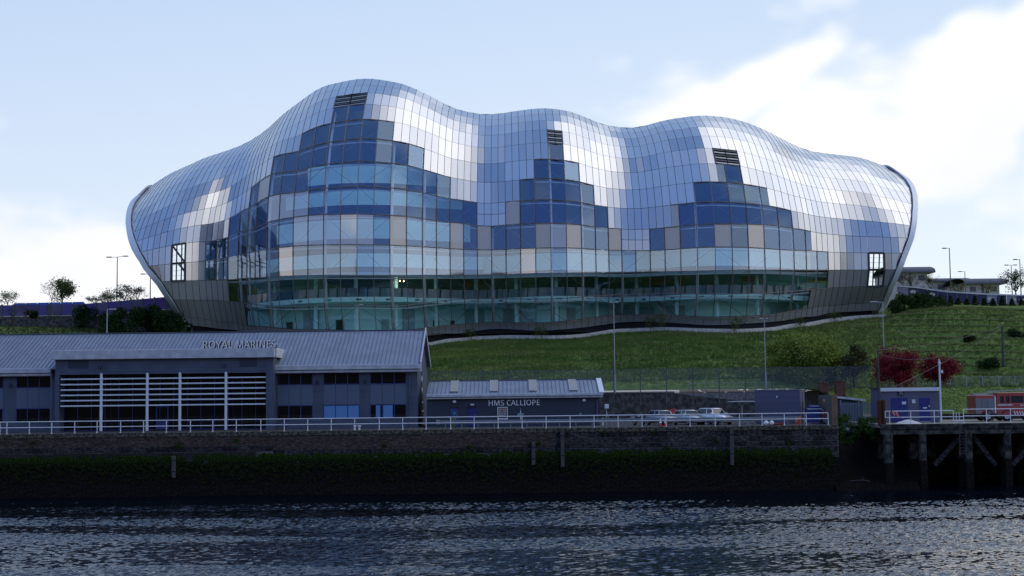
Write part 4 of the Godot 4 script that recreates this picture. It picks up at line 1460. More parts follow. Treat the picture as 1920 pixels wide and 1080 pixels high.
	for b in bays:
		var a := X(b[0], d)
		var c := X(b[1], d)
		var wy := [Y(785.5, d, 640), Y(759, d, 640), Y(721, d, 640), Y(698.5, d, 640)]
		var up := window(t, a, c, wy[2], wy[3], z, 3, M.blue_frame, M.dark_glass)
		var lo := window(t, a, c, wy[0], wy[1], z, 3, M.blue_frame, M.blind if b[2] == 1 else M.dark_glass)
		if b[2] == 2:
			put("blind", MB.new().box(Vector3(lerpf(a, c, 0.36), wy[0] + 0.08, z + 0.013), Vector3(lerpf(a, c, 0.62), wy[1] - 0.08, z + 0.02)).mesh(), M.blind, lo)
			put("blind", MB.new().box(Vector3(lerpf(a, c, 0.16), wy[0] + 0.08, z + 0.013), Vector3(lerpf(a, c, 0.28), wy[1] - 0.08, z + 0.02)).mesh(), M.blind, lo)
		for k in 3:
			piece("spandrel_panel", MB.new().cbox(Vector3(lerpf(a, c, k / 3.0) + 0.03, wy[1] + 0.02, z - 0.05), Vector3(lerpf(a, c, (k + 1) / 3.0) - 0.03, wy[2] - 0.02, z + 0.03), 0.01), M.spandrel, t)
	for px in [596, 684, 20]: piece("wall_lamp", MB.new().cbox(Vector3(X(px, d) - 0.13, Y(719, d, 640), z), Vector3(X(px, d) + 0.13, Y(712, d, 640), z + 0.25), 0.05), M.navy_dark, t)
	for px in [506, 768, 107]: piece("downpipe", MB.new().tube(PackedVector3Array([Vector3(X(px, d), 0, z + 0.09 + (1.75 if px < 515 and px > 100 else 0.0)), Vector3(X(px, d), ey - 0.5, z + 0.09 + (1.75 if px < 515 and px > 100 else 0.0))]), 0.06, -1, 6), M.navy_wall, t)
	for k in 9: piece("wall_joint", MB.new().box(Vector3(x1 - 11.5, 0.55 + k * 0.62, z), Vector3(x1, 0.562 + k * 0.62, z + 0.008)), M.navy_dark, t)
	# gable end details: lettering seen edge-on, small lights, pipe
	for k in 5: piece("gable_letter", MB.new().cbox(Vector3(x1 + 0.3, 5.2 - k * 0.55, z - 1.6 - k * 0.02), Vector3(x1 + 0.38, 5.6 - k * 0.55, z - 1.2), 0.02), M.rail_white if k % 2 else M.black, t)
	piece("downpipe", MB.new().tube(PackedVector3Array([Vector3(x1 + 0.36, 0, z - 0.3), Vector3(x1 + 0.36, 4.4, z - 0.3)]), 0.05, -1, 6), M.black, t)
	for k in 2: piece("gable_lamp", MB.new().lathe(Vector3(x1 + 0.45, [2.35, 1.5][k], z - 0.5), [[0.0, 0.0], [0.12, 0.05], [0.12, 0.14], [0.0, 0.2]], 8), M.trim_white, t)
	# letters standing on the porch fascia, on dark stays
	var lx := [X(380, 135.7, 648), X(435.5, 135.7, 648), X(443.5, 135.7, 648), X(516.5, 135.7, 648)]
	var ly := py + 0.83
	lettering("ROYAL", lx[0] + 0.07, lx[1] + 0.07, ly + 0.02, ly + 0.71, pz + 0.22, M.black, t, false, 0.3, "letter_shadow_back")  # black letter backs, shifted right and down to draw in a shadow edge
	lettering("MARINES", lx[2] + 0.07, lx[3] + 0.07, ly + 0.02, ly + 0.71, pz + 0.22, M.black, t, false, 0.3, "letter_shadow_back")
	lettering("ROYAL", lx[0], lx[1], ly + 0.05, ly + 0.74, pz + 0.42, M.letter_white, t)
	lettering("MARINES", lx[2], lx[3], ly + 0.05, ly + 0.74, pz + 0.42, M.letter_white, t)
	for k in 7:
		var xx := lerpf(lx[0], lx[3], (k + 0.3) / 6.6)
		piece("letter_stay", MB.new().box(Vector3(xx - 0.03, ly, pz + 0.2), Vector3(xx + 0.03, ly + 0.55, pz + 0.3)), M.navy_dark, t)


func round_lamp(t: Node3D, p: Vector3) -> void:
	piece("wall_lamp", MB.new().lathe(p, [[0.0, -0.16], [0.17, -0.08], [0.19, 0.04], [0.12, 0.14], [0.0, 0.16]], 10), M.trim_white, t)


func build_shed() -> void:
	var d := 138.2
	var z := -d
	var x0 := at(783, 760, 138).x + 0.9
	var x1 := at(1124, 760, d).x
	var ey := Y(739, d, 1000)
	var ry := Y(712.5, 142.6, 1000)
	var t := thing("low_shed", "low dark navy shed with white lettering and four pale rooflights", "building", Vector3(0, 0, z))
	piece("wall", MB.new().box(Vector3(x0, 0, z - 8.6), Vector3(x1, ey - 0.1, z)), M.navy_dark, t)
	piece("gable", MB.new().prism(PackedVector2Array([Vector2(d, ey - 0.1), Vector2(142.6, ry - 0.1), Vector2(147.0, ey - 0.1)]), -x1, -x1 + 0.3, Transform3D(Basis(Vector3(0, 0, -1), Vector3(0, 1, 0), Vector3(-1, 0, 0)), Vector3.ZERO)), M.navy_dark, t)
	var eave := Vector2(137.8, ey)
	var ridge := Vector2(142.6, ry)
	seamed_roof(t, x0, x1 + 0.25, eave, ridge, 0.41)
	piece("fascia", MB.new().cbox(Vector3(x0, ey - 0.2, -138.0), Vector3(x1 + 0.35, ey + 0.06, -137.6), 0.03), M.fascia_grey, t)
	piece("gutter", MB.new().cbox(Vector3(x0, ey - 0.4, -138.15), Vector3(x1 + 0.3, ey - 0.22, -137.75), 0.04), M.fascia_grey, t)
	piece("verge", MB.new().bar(Vector3(x1 + 0.22, ey + 0.1, -137.6), Vector3(x1 + 0.22, ry + 0.1, -142.7), 0.5, 0.07, Vector3.UP), M.trim_white, t)
	var up := Vector3(0, ry - ey, -(ridge.x - eave.x)).normalized()
	var nrm := Vector3(0, ridge.x - eave.x, ry - ey).normalized()
	mat("rooflight", Color(0.34, 0.34, 0.31), 0.5)
	for px in [852.5, 926, 998.5, 1073]:
		var xx := X(px, 141, 720)
		var b := Vector3(xx, ry, -ridge.x) - up * 0.25 + nrm * 0.06
		var mb := MB.new()
		for k in 7:
			var o := Vector3((k - 3) * 0.115, 0, 0)
			mb.bar(b + o + nrm * (0.02 if k % 2 else 0.05), b + o - up * 3.9 + nrm * (0.02 if k % 2 else 0.05), 0.1, 0.05, nrm)
		piece("rooflight", mb, M.rooflight, t)
	for q in [[844, 859, 0], [877, 893, 1]]:
		var a := X(q[0], d)
		var b := X(q[1], d)
		var dr := piece("door", MB.new().cbox(Vector3(a, 0.05, z), Vector3(b, Y(765.5, d, 860), z + 0.06), 0.02), M.blue_frame if q[2] == 0 else M.blue_door, t)
		put("handle", MB.new().cbox(Vector3(b - 0.12, 1.0, z + 0.06), Vector3(b - 0.07, 1.25, z + 0.12), 0.01).mesh(), M.grey_metal, dr)
		piece("door_hood", MB.new().box(Vector3(a - 0.08, Y(764.5, d, 860), z), Vector3(b + 0.08, Y(763, d, 860), z + 0.12)), M.black, t)
	mat("green_sign", Color(0.03, 0.28, 0.18), 0.5)
	piece("green_sign", MB.new().prism(PackedVector2Array([Vector2(-0.19, 0.16), Vector2(0.19, 0.16), Vector2(0.12, 0.02), Vector2(0.06, -0.16), Vector2(-0.06, -0.16), Vector2(-0.12, 0.02)]), z + 0.065, z + 0.085, Transform3D(Basis(), Vector3(X(852, d), Y(775, d, 850), 0))), M.green_sign, t)
	piece("lamp_box", MB.new().cbox(Vector3(X(882, d), Y(760, d, 885), z), Vector3(X(889, d), Y(757, d, 885), z + 0.12), 0.02), M.trim_white, t)
	round_lamp(t, Vector3(X(852, d), Y(753.5, d, 850), z + 0.14))
	round_lamp(t, Vector3(X(1095, d), Y(751, d, 1095), z + 0.14))
	piece("junction_box", MB.new().cbox(Vector3(X(1086, d), Y(778, d, 1090), z), Vector3(X(1090, d), Y(774, d, 1090), z + 0.12), 0.02), M.grey_metal, t)
	piece("downpipe", MB.new().tube(PackedVector3Array([Vector3(x1 - 0.25, 0, z + 0.09), Vector3(x1 - 0.25, ey - 0.3, z + 0.09)]), 0.06, -1, 6), M.navy_wall, t)
	lettering("HMS CALLIOPE", X(916.5, d), X(1012, d), Y(760, d, 965), Y(750, d, 965), z + 0.05, M.letter_white, t)
	# framed poster and the dagger emblem
	var p := thing("poster_board", "white framed dark poster with rows of lettering on the shed wall", "poster", Vector3(X(942, d), Y(775, d, 942), z + 0.03))
	var a := X(932.5, d); var b := X(952, d); var lo := Y(786.5, d, 942); var hi := Y(763, d, 942)
	piece("backing", MB.new().box(Vector3(a, lo, z), Vector3(b, hi, z + 0.03)), M.black, p)
	piece("frame", MB.new().box(Vector3(a, lo, z), Vector3(a + 0.09, hi, z + 0.06)).box(Vector3(b - 0.09, lo, z), Vector3(b, hi, z + 0.06)).box(Vector3(a + 0.09, hi - 0.09, z), Vector3(b - 0.09, hi, z + 0.06)).box(Vector3(a + 0.09, lo, z), Vector3(b - 0.09, lo + 0.13, z + 0.06)), M.trim_white, p)
	mat("poster_red", Color(0.45, 0.04, 0.05), 0.5)
	mat("poster_blue", Color(0.25, 0.32, 0.6), 0.5)
	var rows := ["MADE", "IN THE", "ROYAL", "NAVY"]
	for k in 4:
		var y1 := lerpf(hi - 0.17, lo + 0.3, k / 4.0)
		lettering(rows[k], a + 0.16, b - 0.16, y1 - 0.15, y1, z + 0.04, M.trim_white, p, true, 0.012)
	piece("print_band", MB.new().box(Vector3(a + 0.16, hi - 0.25, z + 0.03), Vector3(b - 0.16, hi - 0.23, z + 0.05)), M.poster_red, p)
	piece("print_band", MB.new().box(Vector3((a + b) / 2 - 0.03, hi - 0.45, z + 0.03), Vector3((a + b) / 2 + 0.03, hi - 0.16, z + 0.048)), M.poster_red, p)
	var e := thing("dagger_emblem", "pale upright dagger emblem with a winged scroll on the shed wall", "emblem", Vector3(X(976, d), Y(777, d, 976), z + 0.04))
	var c := Vector3(X(976, d), Y(777, d, 976), z)
	piece("blade", MB.new().prism(PackedVector2Array([Vector2(-0.07, 0.05), Vector2(0.07, 0.05), Vector2(0, 0.62)]), z, z + 0.06, Transform3D(Basis(), Vector3(c.x, c.y, 0))), M.trim_white, e)
	piece("grip", MB.new().cbox(c + Vector3(-0.055, -0.52, 0), c + Vector3(0.055, -0.1, 0.06), 0.02), M.trim_white, e)
	mat("emblem_green", Color(0.3, 0.4, 0.42), 0.4, 0.4)
	piece("scroll", MB.new().prism(PackedVector2Array([Vector2(-0.34, 0.08), Vector2(-0.12, 0.11), Vector2(0.12, 0.11), Vector2(0.34, 0.08), Vector2(0.25, -0.16), Vector2(0.1, -0.08), Vector2(-0.1, -0.08), Vector2(-0.25, -0.16)]), z, z + 0.08, Transform3D(Basis(), Vector3(c.x, c.y, 0))), M.emblem_green, e)


func build_huts() -> void:
	# the plain box by the cars
	var d := 137.5
	var z := -d
	var x0 := X(1415, d)
	var x1 := X(1500, d)
	var top := Y(730, d, 1460)
	mat("hut_grey", Color(0.085, 0.09, 0.16), 0.55)
	mat("hut_side", Color(0.16, 0.17, 0.22), 0.55)
	var t := thing("box_hut", "plain flat-roofed slate-grey box hut beside the parked cars", "hut", Vector3((x0 + x1) / 2, 0, z))
	piece("wall", MB.new().cbox(Vector3(x0, 0, z - 3.4), Vector3(x1, top - 0.14, z), 0.03), M.hut_grey, t)
	piece("roof", MB.new().cbox(Vector3(x0 - 0.06, top - 0.14, z - 3.46), Vector3(x1 + 0.06, top, z + 0.05), 0.02), M.hut_side, t)
	for y in [1.95, 2.55]: piece("wall_joint", MB.new().box(Vector3(x0, y, z), Vector3(x1, y + 0.015, z + 0.008)), M.navy_dark, t)
	piece("wall_lamp", MB.new().cbox(Vector3(X(1456, d), Y(746, d, 1456), z), Vector3(X(1458.5, d), Y(742, d, 1456), z + 0.12), 0.02), M.trim_white, t)
	piece("door", MB.new().box(Vector3(x1, 0.05, z - 2.4), Vector3(x1 + 0.04, 2.1, z - 1.3)), M.black, t)
	piece("corner_pipe", MB.new().tube(PackedVector3Array([Vector3(x1 + 0.18, 0, z - 0.7), Vector3(x1 + 0.18, top - 0.4, z - 0.7), Vector3(x1 + 0.1, top - 0.2, z - 0.6)]), 0.06, -1, 6), M.grey_metal, t)
	t.rotation.y = deg_to_rad(-19)
	# hut on the jetty
	d = 135.5
	z = -d
	x0 = X(1653, d)
	x1 = X(1761, d)
	top = Y(727, d, 1700)
	var h := thing("jetty_hut", "slate hut on the jetty with white fascia and two bright blue doors", "hut", Vector3((x0 + x1) / 2, 0, z))
	piece("wall", MB.new().box(Vector3(x0, 0, z - 4), Vector3(x1, top - 0.1, z)), M.hut_grey, h)
	piece("roof", MB.new().box(Vector3(x0 - 0.15, top - 0.1, z - 4.1), Vector3(x1 + 0.15, top + 0.04, z + 0.15)), M.navy_dark, h)
	piece("fascia", MB.new().cbox(Vector3(x0 - 0.1, top - 0.34, z + 0.02), Vector3(x1 + 0.15, top, z + 0.2), 0.02), M.trim_white, h)
	piece("double_door", MB.new().cbox(Vector3(X(1671, d), 0.1, z), Vector3(X(1686.5, d), Y(746, d, 1690), z + 0.05), 0.015).cbox(Vector3(X(1686.8, d), 0.1, z), Vector3(X(1702, d), Y(746, d, 1690), z + 0.05), 0.015), M.blue_door, h)
	piece("door", MB.new().cbox(Vector3(X(1724, d), 0.1, z), Vector3(X(1743.5, d), Y(746, d, 1730), z + 0.06), 0.02), M.blue_door, h)
	for q in [[1691, 1698.5, 753, 758], [1710, 1716, 749, 756], [1730, 1737.5, 763.5, 766]]:
		piece("notice", MB.new().box(Vector3(X(q[0], d), Y(q[3], d, q[0]), z), Vector3(X(q[1], d), Y(q[2], d, q[0]), z + 0.08)), M.trim_white, h)
	piece("handle", MB.new().cbox(Vector3(X(1740.5, d), Y(763, d, 1741), z), Vector3(X(1742.5, d), Y(760, d, 1741), z + 0.12), 0.01), M.trim_white, h)
	var em := MB.new()
	var o := Vector3(X(1689.5, d), Y(736, d, 1690), z + 0.1)
	for k in 4:
		var a := TAU * k / 4 + 0.5
		em.prism(PackedVector2Array([Vector2(0, 0), Vector2(cos(a), sin(a)) * 0.26, Vector2(cos(a + 0.55), sin(a + 0.55)) * 0.26, Vector2(cos(a + 0.8), sin(a + 0.8)) * 0.12]), 0.0, 0.06, Transform3D(Basis(), o))
	piece("pinwheel_emblem", em, M.grey_metal, h)
	piece("emblem_back", MB.new().cbox(o + Vector3(-0.3, -0.27, -0.1), o + Vector3(0.3, 0.27, -0.01), 0.02), M.black, h)
	piece("step", MB.new().box(Vector3(X(1683, d), 0.0, z), Vector3(X(1742, d), 0.12, z + 0.6)), M.concrete, h)
	# lean-to store behind the spiked fence
	d = 144.0
	var l := thing("lean_to_store", "dark lean-to store with a pale sloping roof edge behind the spiked fence", "shed", Vector3(X(1595, d), 0, -d))
	var l0 := X(1571, d)
	var l1 := X(1621, d)
	var ya := Y(743, d, 1571)
	var yb := Y(749, d, 1621)
	piece("wall", MB.new().prism(PackedVector2Array([Vector2(l0, -0.6), Vector2(l1 - 0.2, -0.6), Vector2(l1 - 0.2, yb - 0.2), Vector2(l0, ya - 0.2)]), -d - 3, -d), M.navy_dark, l)
	piece("roof", MB.new().bar(Vector3(l0 - 0.2, ya - 0.08, -d - 1.4), Vector3(l1 + 0.1, yb - 0.08, -d - 1.4), 3.4, 0.22, Vector3.UP), M.fascia_grey, l)
	# brick piers, the end of a brick wall and a rusted post
	var tones := [Color(0.16, 0.07, 0.055), Color(0.1, 0.05, 0.045), Color(0.22, 0.12, 0.09)]
	for q in [[1545.5, 16.5, 716, 150.0, "square red brick pier nearer the slate box hut"], [1577.5, 17.5, 713, 150.0, "square red brick pier behind the lean-to store"]]:
		var pier := thing("brick_pier", q[4], "brick pier", Vector3(X(q[0], q[3]), 0, -q[3]), "brick piers by the spiked fence")
		var a := X(q[0] - q[1] / 2, q[3])
		var b := X(q[0] + q[1] / 2, q[3])
		var hgt := Y(q[2], q[3], q[0])
		piece("core", MB.new().box(Vector3(a + 0.03, 0, -q[3] - 0.9), Vector3(b - 0.03, hgt - 0.12, -q[3] - 0.02)), M.mortar, pier)
		piece("cap", MB.new().cbox(Vector3(a - 0.05, hgt - 0.14, -q[3] - 0.95), Vector3(b + 0.05, hgt, -q[3] + 0.06), 0.03), M.coping, pier)
		var mb := MB.new()
		bricks(mb, a, b, 0.0, hgt - 0.14, -q[3], 0.24, 0.085, tones, 0.5, 0.014)
		piece("bricks", mb, M.brick, pier).set_meta("kind", "stuff")
	d = 131.6
	var wall := thing("brick_wall_end", "end of a tan brick wall at the right end of the quay railing", "wall", Vector3(X(1566, d), 0, -d))
	var wa := X(1560, d)
	var wb := X(1570.5, d)
	piece("core", MB.new().box(Vector3(wa + 0.02, -0.4, -d - 6), Vector3(wb - 0.02, Y(741, d, 1566), -d - 0.02)), M.mortar, wall)
	var wm := MB.new()
	bricks(wm, wa, wb, -0.4, Y(740, d, 1566), -d, 0.24, 0.085, [Color(0.3, 0.2, 0.13), Color(0.2, 0.13, 0.09), Color(0.26, 0.16, 0.1)], 0.1, 0.014)
	piece("bricks", wm, M.brick, wall).set_meta("kind", "stuff")
	tmat("rust", noise_tex(61, 0.05, Color(0.05, 0.02, 0.012), Color(0.17, 0.06, 0.035), 256, 5), 0.8, 0.9)
	d = 130.6
	var rp := thing("rusted_post", "thick rust-brown steel post at the left end of the jetty", "post", Vector3(X(1652, d), 0, -d))
	for s in [-1, 1]: piece("flange", MB.new().cbox(Vector3(X(1652.5, d) + s * 0.2 - 0.13, -0.1, -d - 0.25), Vector3(X(1652.5, d) + s * 0.2 + 0.13, Y(750, d, 1652), -d + 0.2), 0.02), M.rust, rp)
	piece("web", MB.new().box(Vector3(X(1652.5, d) - 0.07, -0.1, -d - 0.15), Vector3(X(1652.5, d) + 0.07, Y(752, d, 1652), -d + 0.08)), M.black, rp)
	# the spiked fence across the gap
	d = 142.0
	mat("fence_steel", Color(0.2, 0.24, 0.29), 0.5, 0.3)
	var pf := thing("palisade_fence", "grey spiked steel fence across the gap between quay and jetty", "fence", Vector3(X(1612, d), 0, -d))
	for i in 25:
		var px := 1577.0 + i * 2.9
		var xx := X(px, d)
		var yt := Y(755.0, d, px) + 0.05
		piece("pale", MB.new().prism(PackedVector2Array([Vector2(xx - 0.045, -1.1), Vector2(xx + 0.045, -1.1), Vector2(xx + 0.045, yt - 0.15), Vector2(xx, yt), Vector2(xx - 0.045, yt - 0.15)]), -d, -d + 0.03), M.fence_steel, pf)
	for yy in [-0.6, 1.75]: piece("rail", MB.new().box(Vector3(X(1575, d), yy, -d - 0.06), Vector3(X(1648, d), yy + 0.08, -d - 0.005)), M.fence_steel, pf)
	for px in [1577, 1611, 1647]: piece("post", MB.new().box(Vector3(X(px, d) - 0.06, -1.3, -d - 0.2), Vector3(X(px, d) + 0.06, Y(750, d, px), -d - 0.07)), M.fence_steel, pf)


# ---------------------------------------------------------------- walls, lamps, vehicles and small things on the quay
func lamp_post(called: String, label: String, px0: float, y0: float, px1: float, y1: float, d: float, heads: Array, m: Material, r := 0.075, group := "street lamps") -> void:
	var top := at(px0, y0, d)
	var foot := at(px1, y1, d)
	foot.x = top.x
	var t := thing(called, label, "street lamp", foot, group)
	piece("pole", MB.new().tube(PackedVector3Array([foot - Vector3(0, 0.3, 0), foot.lerp(top, 0.3), top]), r, r * 0.6, 8), m, t)
	if y1 - y0 > 120: piece("sleeve", MB.new().tube(PackedVector3Array([foot, foot + Vector3(0, 1.8, 0)]), r * 1.6, -1, 8), m, t)
	for h in heads:                       # [reach along x, lift, length]
		var e := top + Vector3(h[0], h[1], 0)
		piece("arm", MB.new().tube(PackedVector3Array([top - Vector3(0, 0.05, 0), e]), 0.04, -1, 6), m, t)
		var s := signf(h[0]) if h[0] != 0 else 1.0
		piece("lamp_head", MB.new().cbox(e + Vector3(minf(0, s * h[2]), -0.07, -0.16), e + Vector3(maxf(0, s * h[2]), 0.09, 0.16), 0.05), m, t)


func build_lamps() -> void:
	mat("lamp_grey", Color(0.3, 0.33, 0.36), 0.5, 0.3)
	mat("lamp_dark", Color(0.1, 0.1, 0.115), 0.5, 0.2)
	lamp_post("lamp_post", "tall grey lamp post with twin stub heads behind the low shed", 1150.5, 567, 1153, 733, 154.5, [[-0.25, 0.0, 0.25], [0.25, 0.0, 0.25]], M.lamp_grey)
	lamp_post("lamp_post", "grey post with a pale flat floodlight head behind the box hut", 1433, 599, 1435, 728, 154.5, [[0.15, 0.05, 0.3], [-0.15, 0.05, 0.4]], M.lamp_grey)
	lamp_post("lamp_post", "grey lamp post rising above the barracks roof before the tallest glass lobe", 671, 572, 671, 640, 156, [[0.15, 0.0, 0.45]], M.lamp_grey)
	lamp_post("lamp_post", "pale lamp post above the barracks roof in front of the dark hedge", 201, 579, 201, 640, 156, [[0.25, -0.08, 0.75]], M.lamp_grey)
	lamp_post("lamp_post", "tall blue-grey lamp post at the right foot of the hall's end arch", 1654.5, 566, 1658, 652, 160, [[-0.55, -0.02, 0.9]], M.lamp_grey)
	lamp_post("road_lamp", "tall double-headed road lamp behind the purple hoarding", 220, 481.5, 221, 575, 225, [[-0.9, -0.05, 0.9], [0.9, 0.08, 0.9]], M.lamp_dark, 0.11, "road lamps behind the hoardings")
	lamp_post("road_lamp", "road lamp half hidden by the hall's left end arch", 282, 514, 282, 572, 228, [[-0.9, 0.02, 0.7]], M.lamp_dark, 0.11, "road lamps behind the hoardings")
	lamp_post("road_lamp", "tall single-arm road lamp behind the blue hoarding near the barrel-roofed building", 1780, 465, 1783, 550, 230, [[-0.5, -0.05, 0.7]], M.lamp_dark, 0.11, "road lamps behind the hoardings")
	lamp_post("road_lamp", "small distant road lamp above the long low building", 1809, 509, 1811, 552, 300, [[-0.6, -0.02, 0.9]], M.lamp_dark, 0.12, "road lamps behind the hoardings")
	lamp_post("road_lamp", "road lamp rising from the bare tree at the far right edge", 1912, 486, 1916, 555, 245, [[-0.4, -0.06, 0.8]], M.lamp_dark, 0.11, "road lamps behind the hoardings")
	lamp_post("road_lamp", "low double-headed road lamp among the branches at far right", 1896, 497, 1899, 555, 262, [[-0.5, 0.0, 0.8], [0.4, 0.0, 0.7]], M.lamp_dark, 0.1, "road lamps behind the hoardings")


func build_walls() -> void:
	tmat("stained", noise_tex(71, 0.02, Color(0.045, 0.045, 0.046), Color(0.13, 0.125, 0.115), 512, 6), 0.13, 0.95, grey_tex(72, 0.03), 2.0)
	tmat("pale_wall", noise_tex(73, 0.02, Color(0.17, 0.17, 0.18), Color(0.3, 0.3, 0.3), 512, 5), 0.15, 0.95)
	var d := 155.0
	var z := -d
	var t := thing("retaining_wall", "stained concrete retaining wall behind the parked cars with a pale sloping top", "wall", Vector3(12, 0, z))
	var xa := X(700, d)
	var xb := X(1265, d)
	var xc := X(1420, d)
	var yt := Y(737, d, 1200)
	piece("panel", MB.new().box(Vector3(xa, 0, z - 1.8), Vector3(xb, yt, z)), M.stained, t)
	piece("panel", MB.new().prism(PackedVector2Array([Vector2(xb, 0), Vector2(xc, 0), Vector2(xc, Y(755, d, 1420)), Vector2(xb, yt - 0.1)]), z - 0.5, z - 0.004), M.stained, t)
	piece("coping", MB.new().cbox(Vector3(xa, yt, z - 0.5), Vector3(xb, yt + 0.16, z + 0.08), 0.03), M.concrete, t)
	piece("ramp_wall", MB.new().box(Vector3(xb, 0, -156.7), Vector3(X(1560, d), Y(735.5, 156.2, 1400), -156.2)), M.pale_wall, t)
	var mb := MB.new()
	bricks(mb, X(1275, 156.2), X(1560, 156.2), Y(735.5, 156.2, 1400), Y(730, 156.2, 1400), -156.2, 0.3, 0.12, [Color(0.2, 0.12, 0.09), Color(0.14, 0.11, 0.08), Color(0.1, 0.08, 0.05)], 0.4, 0.03, 0.8)
	piece("bricks", mb, M.brick, t).set_meta("kind", "stuff")
	for px in [1257, 1190, 1130]: piece("joint", MB.new().box(Vector3(X(px, d), 0, z), Vector3(X(px, d) + 0.06, yt, z + 0.01)), M.black, t)
	for k in 4: piece("joint", MB.new().box(Vector3(xb, 0.6 + k * 0.55, z - 0.003), Vector3(xc - 0.1, 0.625 + k * 0.55, z + 0.006)), M.lining, t)
	# tall mesh fence on the wall
	d = 154.7
	z = -d
	var f := thing("mesh_fence", "tall dark mesh fence along the foot of the grass bank", "fence", Vector3(12, 0, z))
	for i in 19:
		var px := 806.0 + i * 49.3
		piece("post", MB.new().box(Vector3(X(px, d, 720) - 0.05, 1.7 if px < 1420 else 0.0, z), Vector3(X(px, d, 720) + 0.05, Y(692, d, px), z + 0.1)), M.lamp_dark, f)
	for yy in [3.45, 4.6, 5.75]: piece("rail", MB.new().box(Vector3(X(790, d), yy, z + 0.02), Vector3(X(1700, d), yy + 0.04, z + 0.06)), M.lamp_dark, f)
	var wires := MB.new()
	var x := X(790, d)
	while x < X(1700, d):
		wires.box(Vector3(x, 3.4, z + 0.03), Vector3(x + 0.016, 5.75, z + 0.046))
		x += 0.085
	piece("mesh_wires", wires, M.fence_steel, f).set_meta("kind", "stuff")
	# handrail on the ramp
	d = 157.0
	var hr := thing("ramp_handrail", "thin grey handrail on top of the pale ramp wall", "railing", Vector3(X(1360, d), Y(733, d), -d))
	for px in [1292, 1324, 1356, 1387, 1418, 1450]: piece("post", MB.new().tube(PackedVector3Array([Vector3(X(px, d, 725), Y(734, d, px), -d), Vector3(X(px, d, 725), Y(717.5, d, px), -d)]), 0.03, -1, 6), M.lamp_grey, hr)
	for yy in [717.5, 725]: piece("rail", MB.new().tube(PackedVector3Array([Vector3(X(1292, d, 725), Y(yy, d, 1370), -d), Vector3(X(1450, d, 725), Y(yy, d, 1370), -d)]), 0.025, -1, 6), M.lamp_grey, hr)
	# field fence at the top of the lawn on the right
	d = 161.0
	var ff := thing("lawn_fence", "grey mesh fence between the lawn and the terraced bank", "fence", Vector3(X(1800, d), 3.4, -d))
	for i in 15:
		var px := 1660.0 + i * 30.4
		piece("post", MB.new().box(Vector3(X(px, d, 720) - 0.05, 3.2, -d - 0.05), Vector3(X(px, d, 720) + 0.05, 4.55, -d + 0.05)), M.lamp_grey, ff)
	piece("rail", MB.new().box(Vector3(X(1660, d), 4.5, -d - 0.02), Vector3(X(2090, d), 4.54, -d + 0.02)), M.lamp_grey, ff)
	var fw := MB.new()
	x = X(1660, d)
	while x < X(2090, d):
		fw.box(Vector3(x, 3.3, -d - 0.01), Vector3(x + 0.018, 4.5, -d + 0.01))
		x += 0.12
	piece("mesh_wires", fw, M.fence_steel, ff).set_meta("kind", "stuff")
	# low stone edging below the lawn
	piece("edging", MB.new().cbox(Vector3(X(1762, 146.5), -0.1, -147.0), Vector3(150, 0.62, -146.5), 0.04), M.stained, thing("lawn_wall", "low dark stone wall below the lawn behind the fire engine", "wall", Vector3(X(1830, 146.5), 0, -146.5)))


func loft(sections: Array) -> MB:      # closed outlines of equal length, joined in order
	var mb := MB.new()
	for i in sections.size() - 1:
		var a: PackedVector3Array = sections[i]
		var b: PackedVector3Array = sections[i + 1]
		for k in a.size():
			var k2 := (k + 1) % a.size()
			mb.quad(a[k], b[k], b[k2], a[k2])
	for e in [0, sections.size() - 1]:
		var s: PackedVector3Array = sections[e]
		var c := Vector3()
		for p in s: c += p / s.size()
		for k in s.size():
			if e == 0: mb.tri(c, s[k], s[(k + 1) % s.size()])
			else: mb.tri(c, s[(k + 1) % s.size()], s[k])
	return mb


func wheel(t: Node3D, o: Vector3, r: float, w: float, axis: Vector3) -> void:
	var up := Vector3.UP
	var b := Basis(axis.cross(up), axis, up)
	var ty := put("wheel", MB.new().lathe(Vector3.ZERO, [[r * 0.6, -w / 2], [r * 0.93, -w / 2], [r, -w * 0.3], [r, w * 0.3], [r * 0.93, w / 2], [r * 0.6, w / 2]], 18).smooth(), M.tyre, t)
	ty.transform = Transform3D(b, o)
	put("rim", MB.new().lathe(Vector3.ZERO, [[0.0, w * 0.38], [r * 0.2, w * 0.42], [r * 0.25, w * 0.3], [r * 0.55, w * 0.34], [r * 0.62, w * 0.44]], 14).lathe(Vector3.ZERO, [[0.0, -w * 0.38], [r * 0.2, -w * 0.42], [r * 0.25, -w * 0.3], [r * 0.55, -w * 0.34], [r * 0.62, -w * 0.44]], 14).mesh(), M.rim, ty)


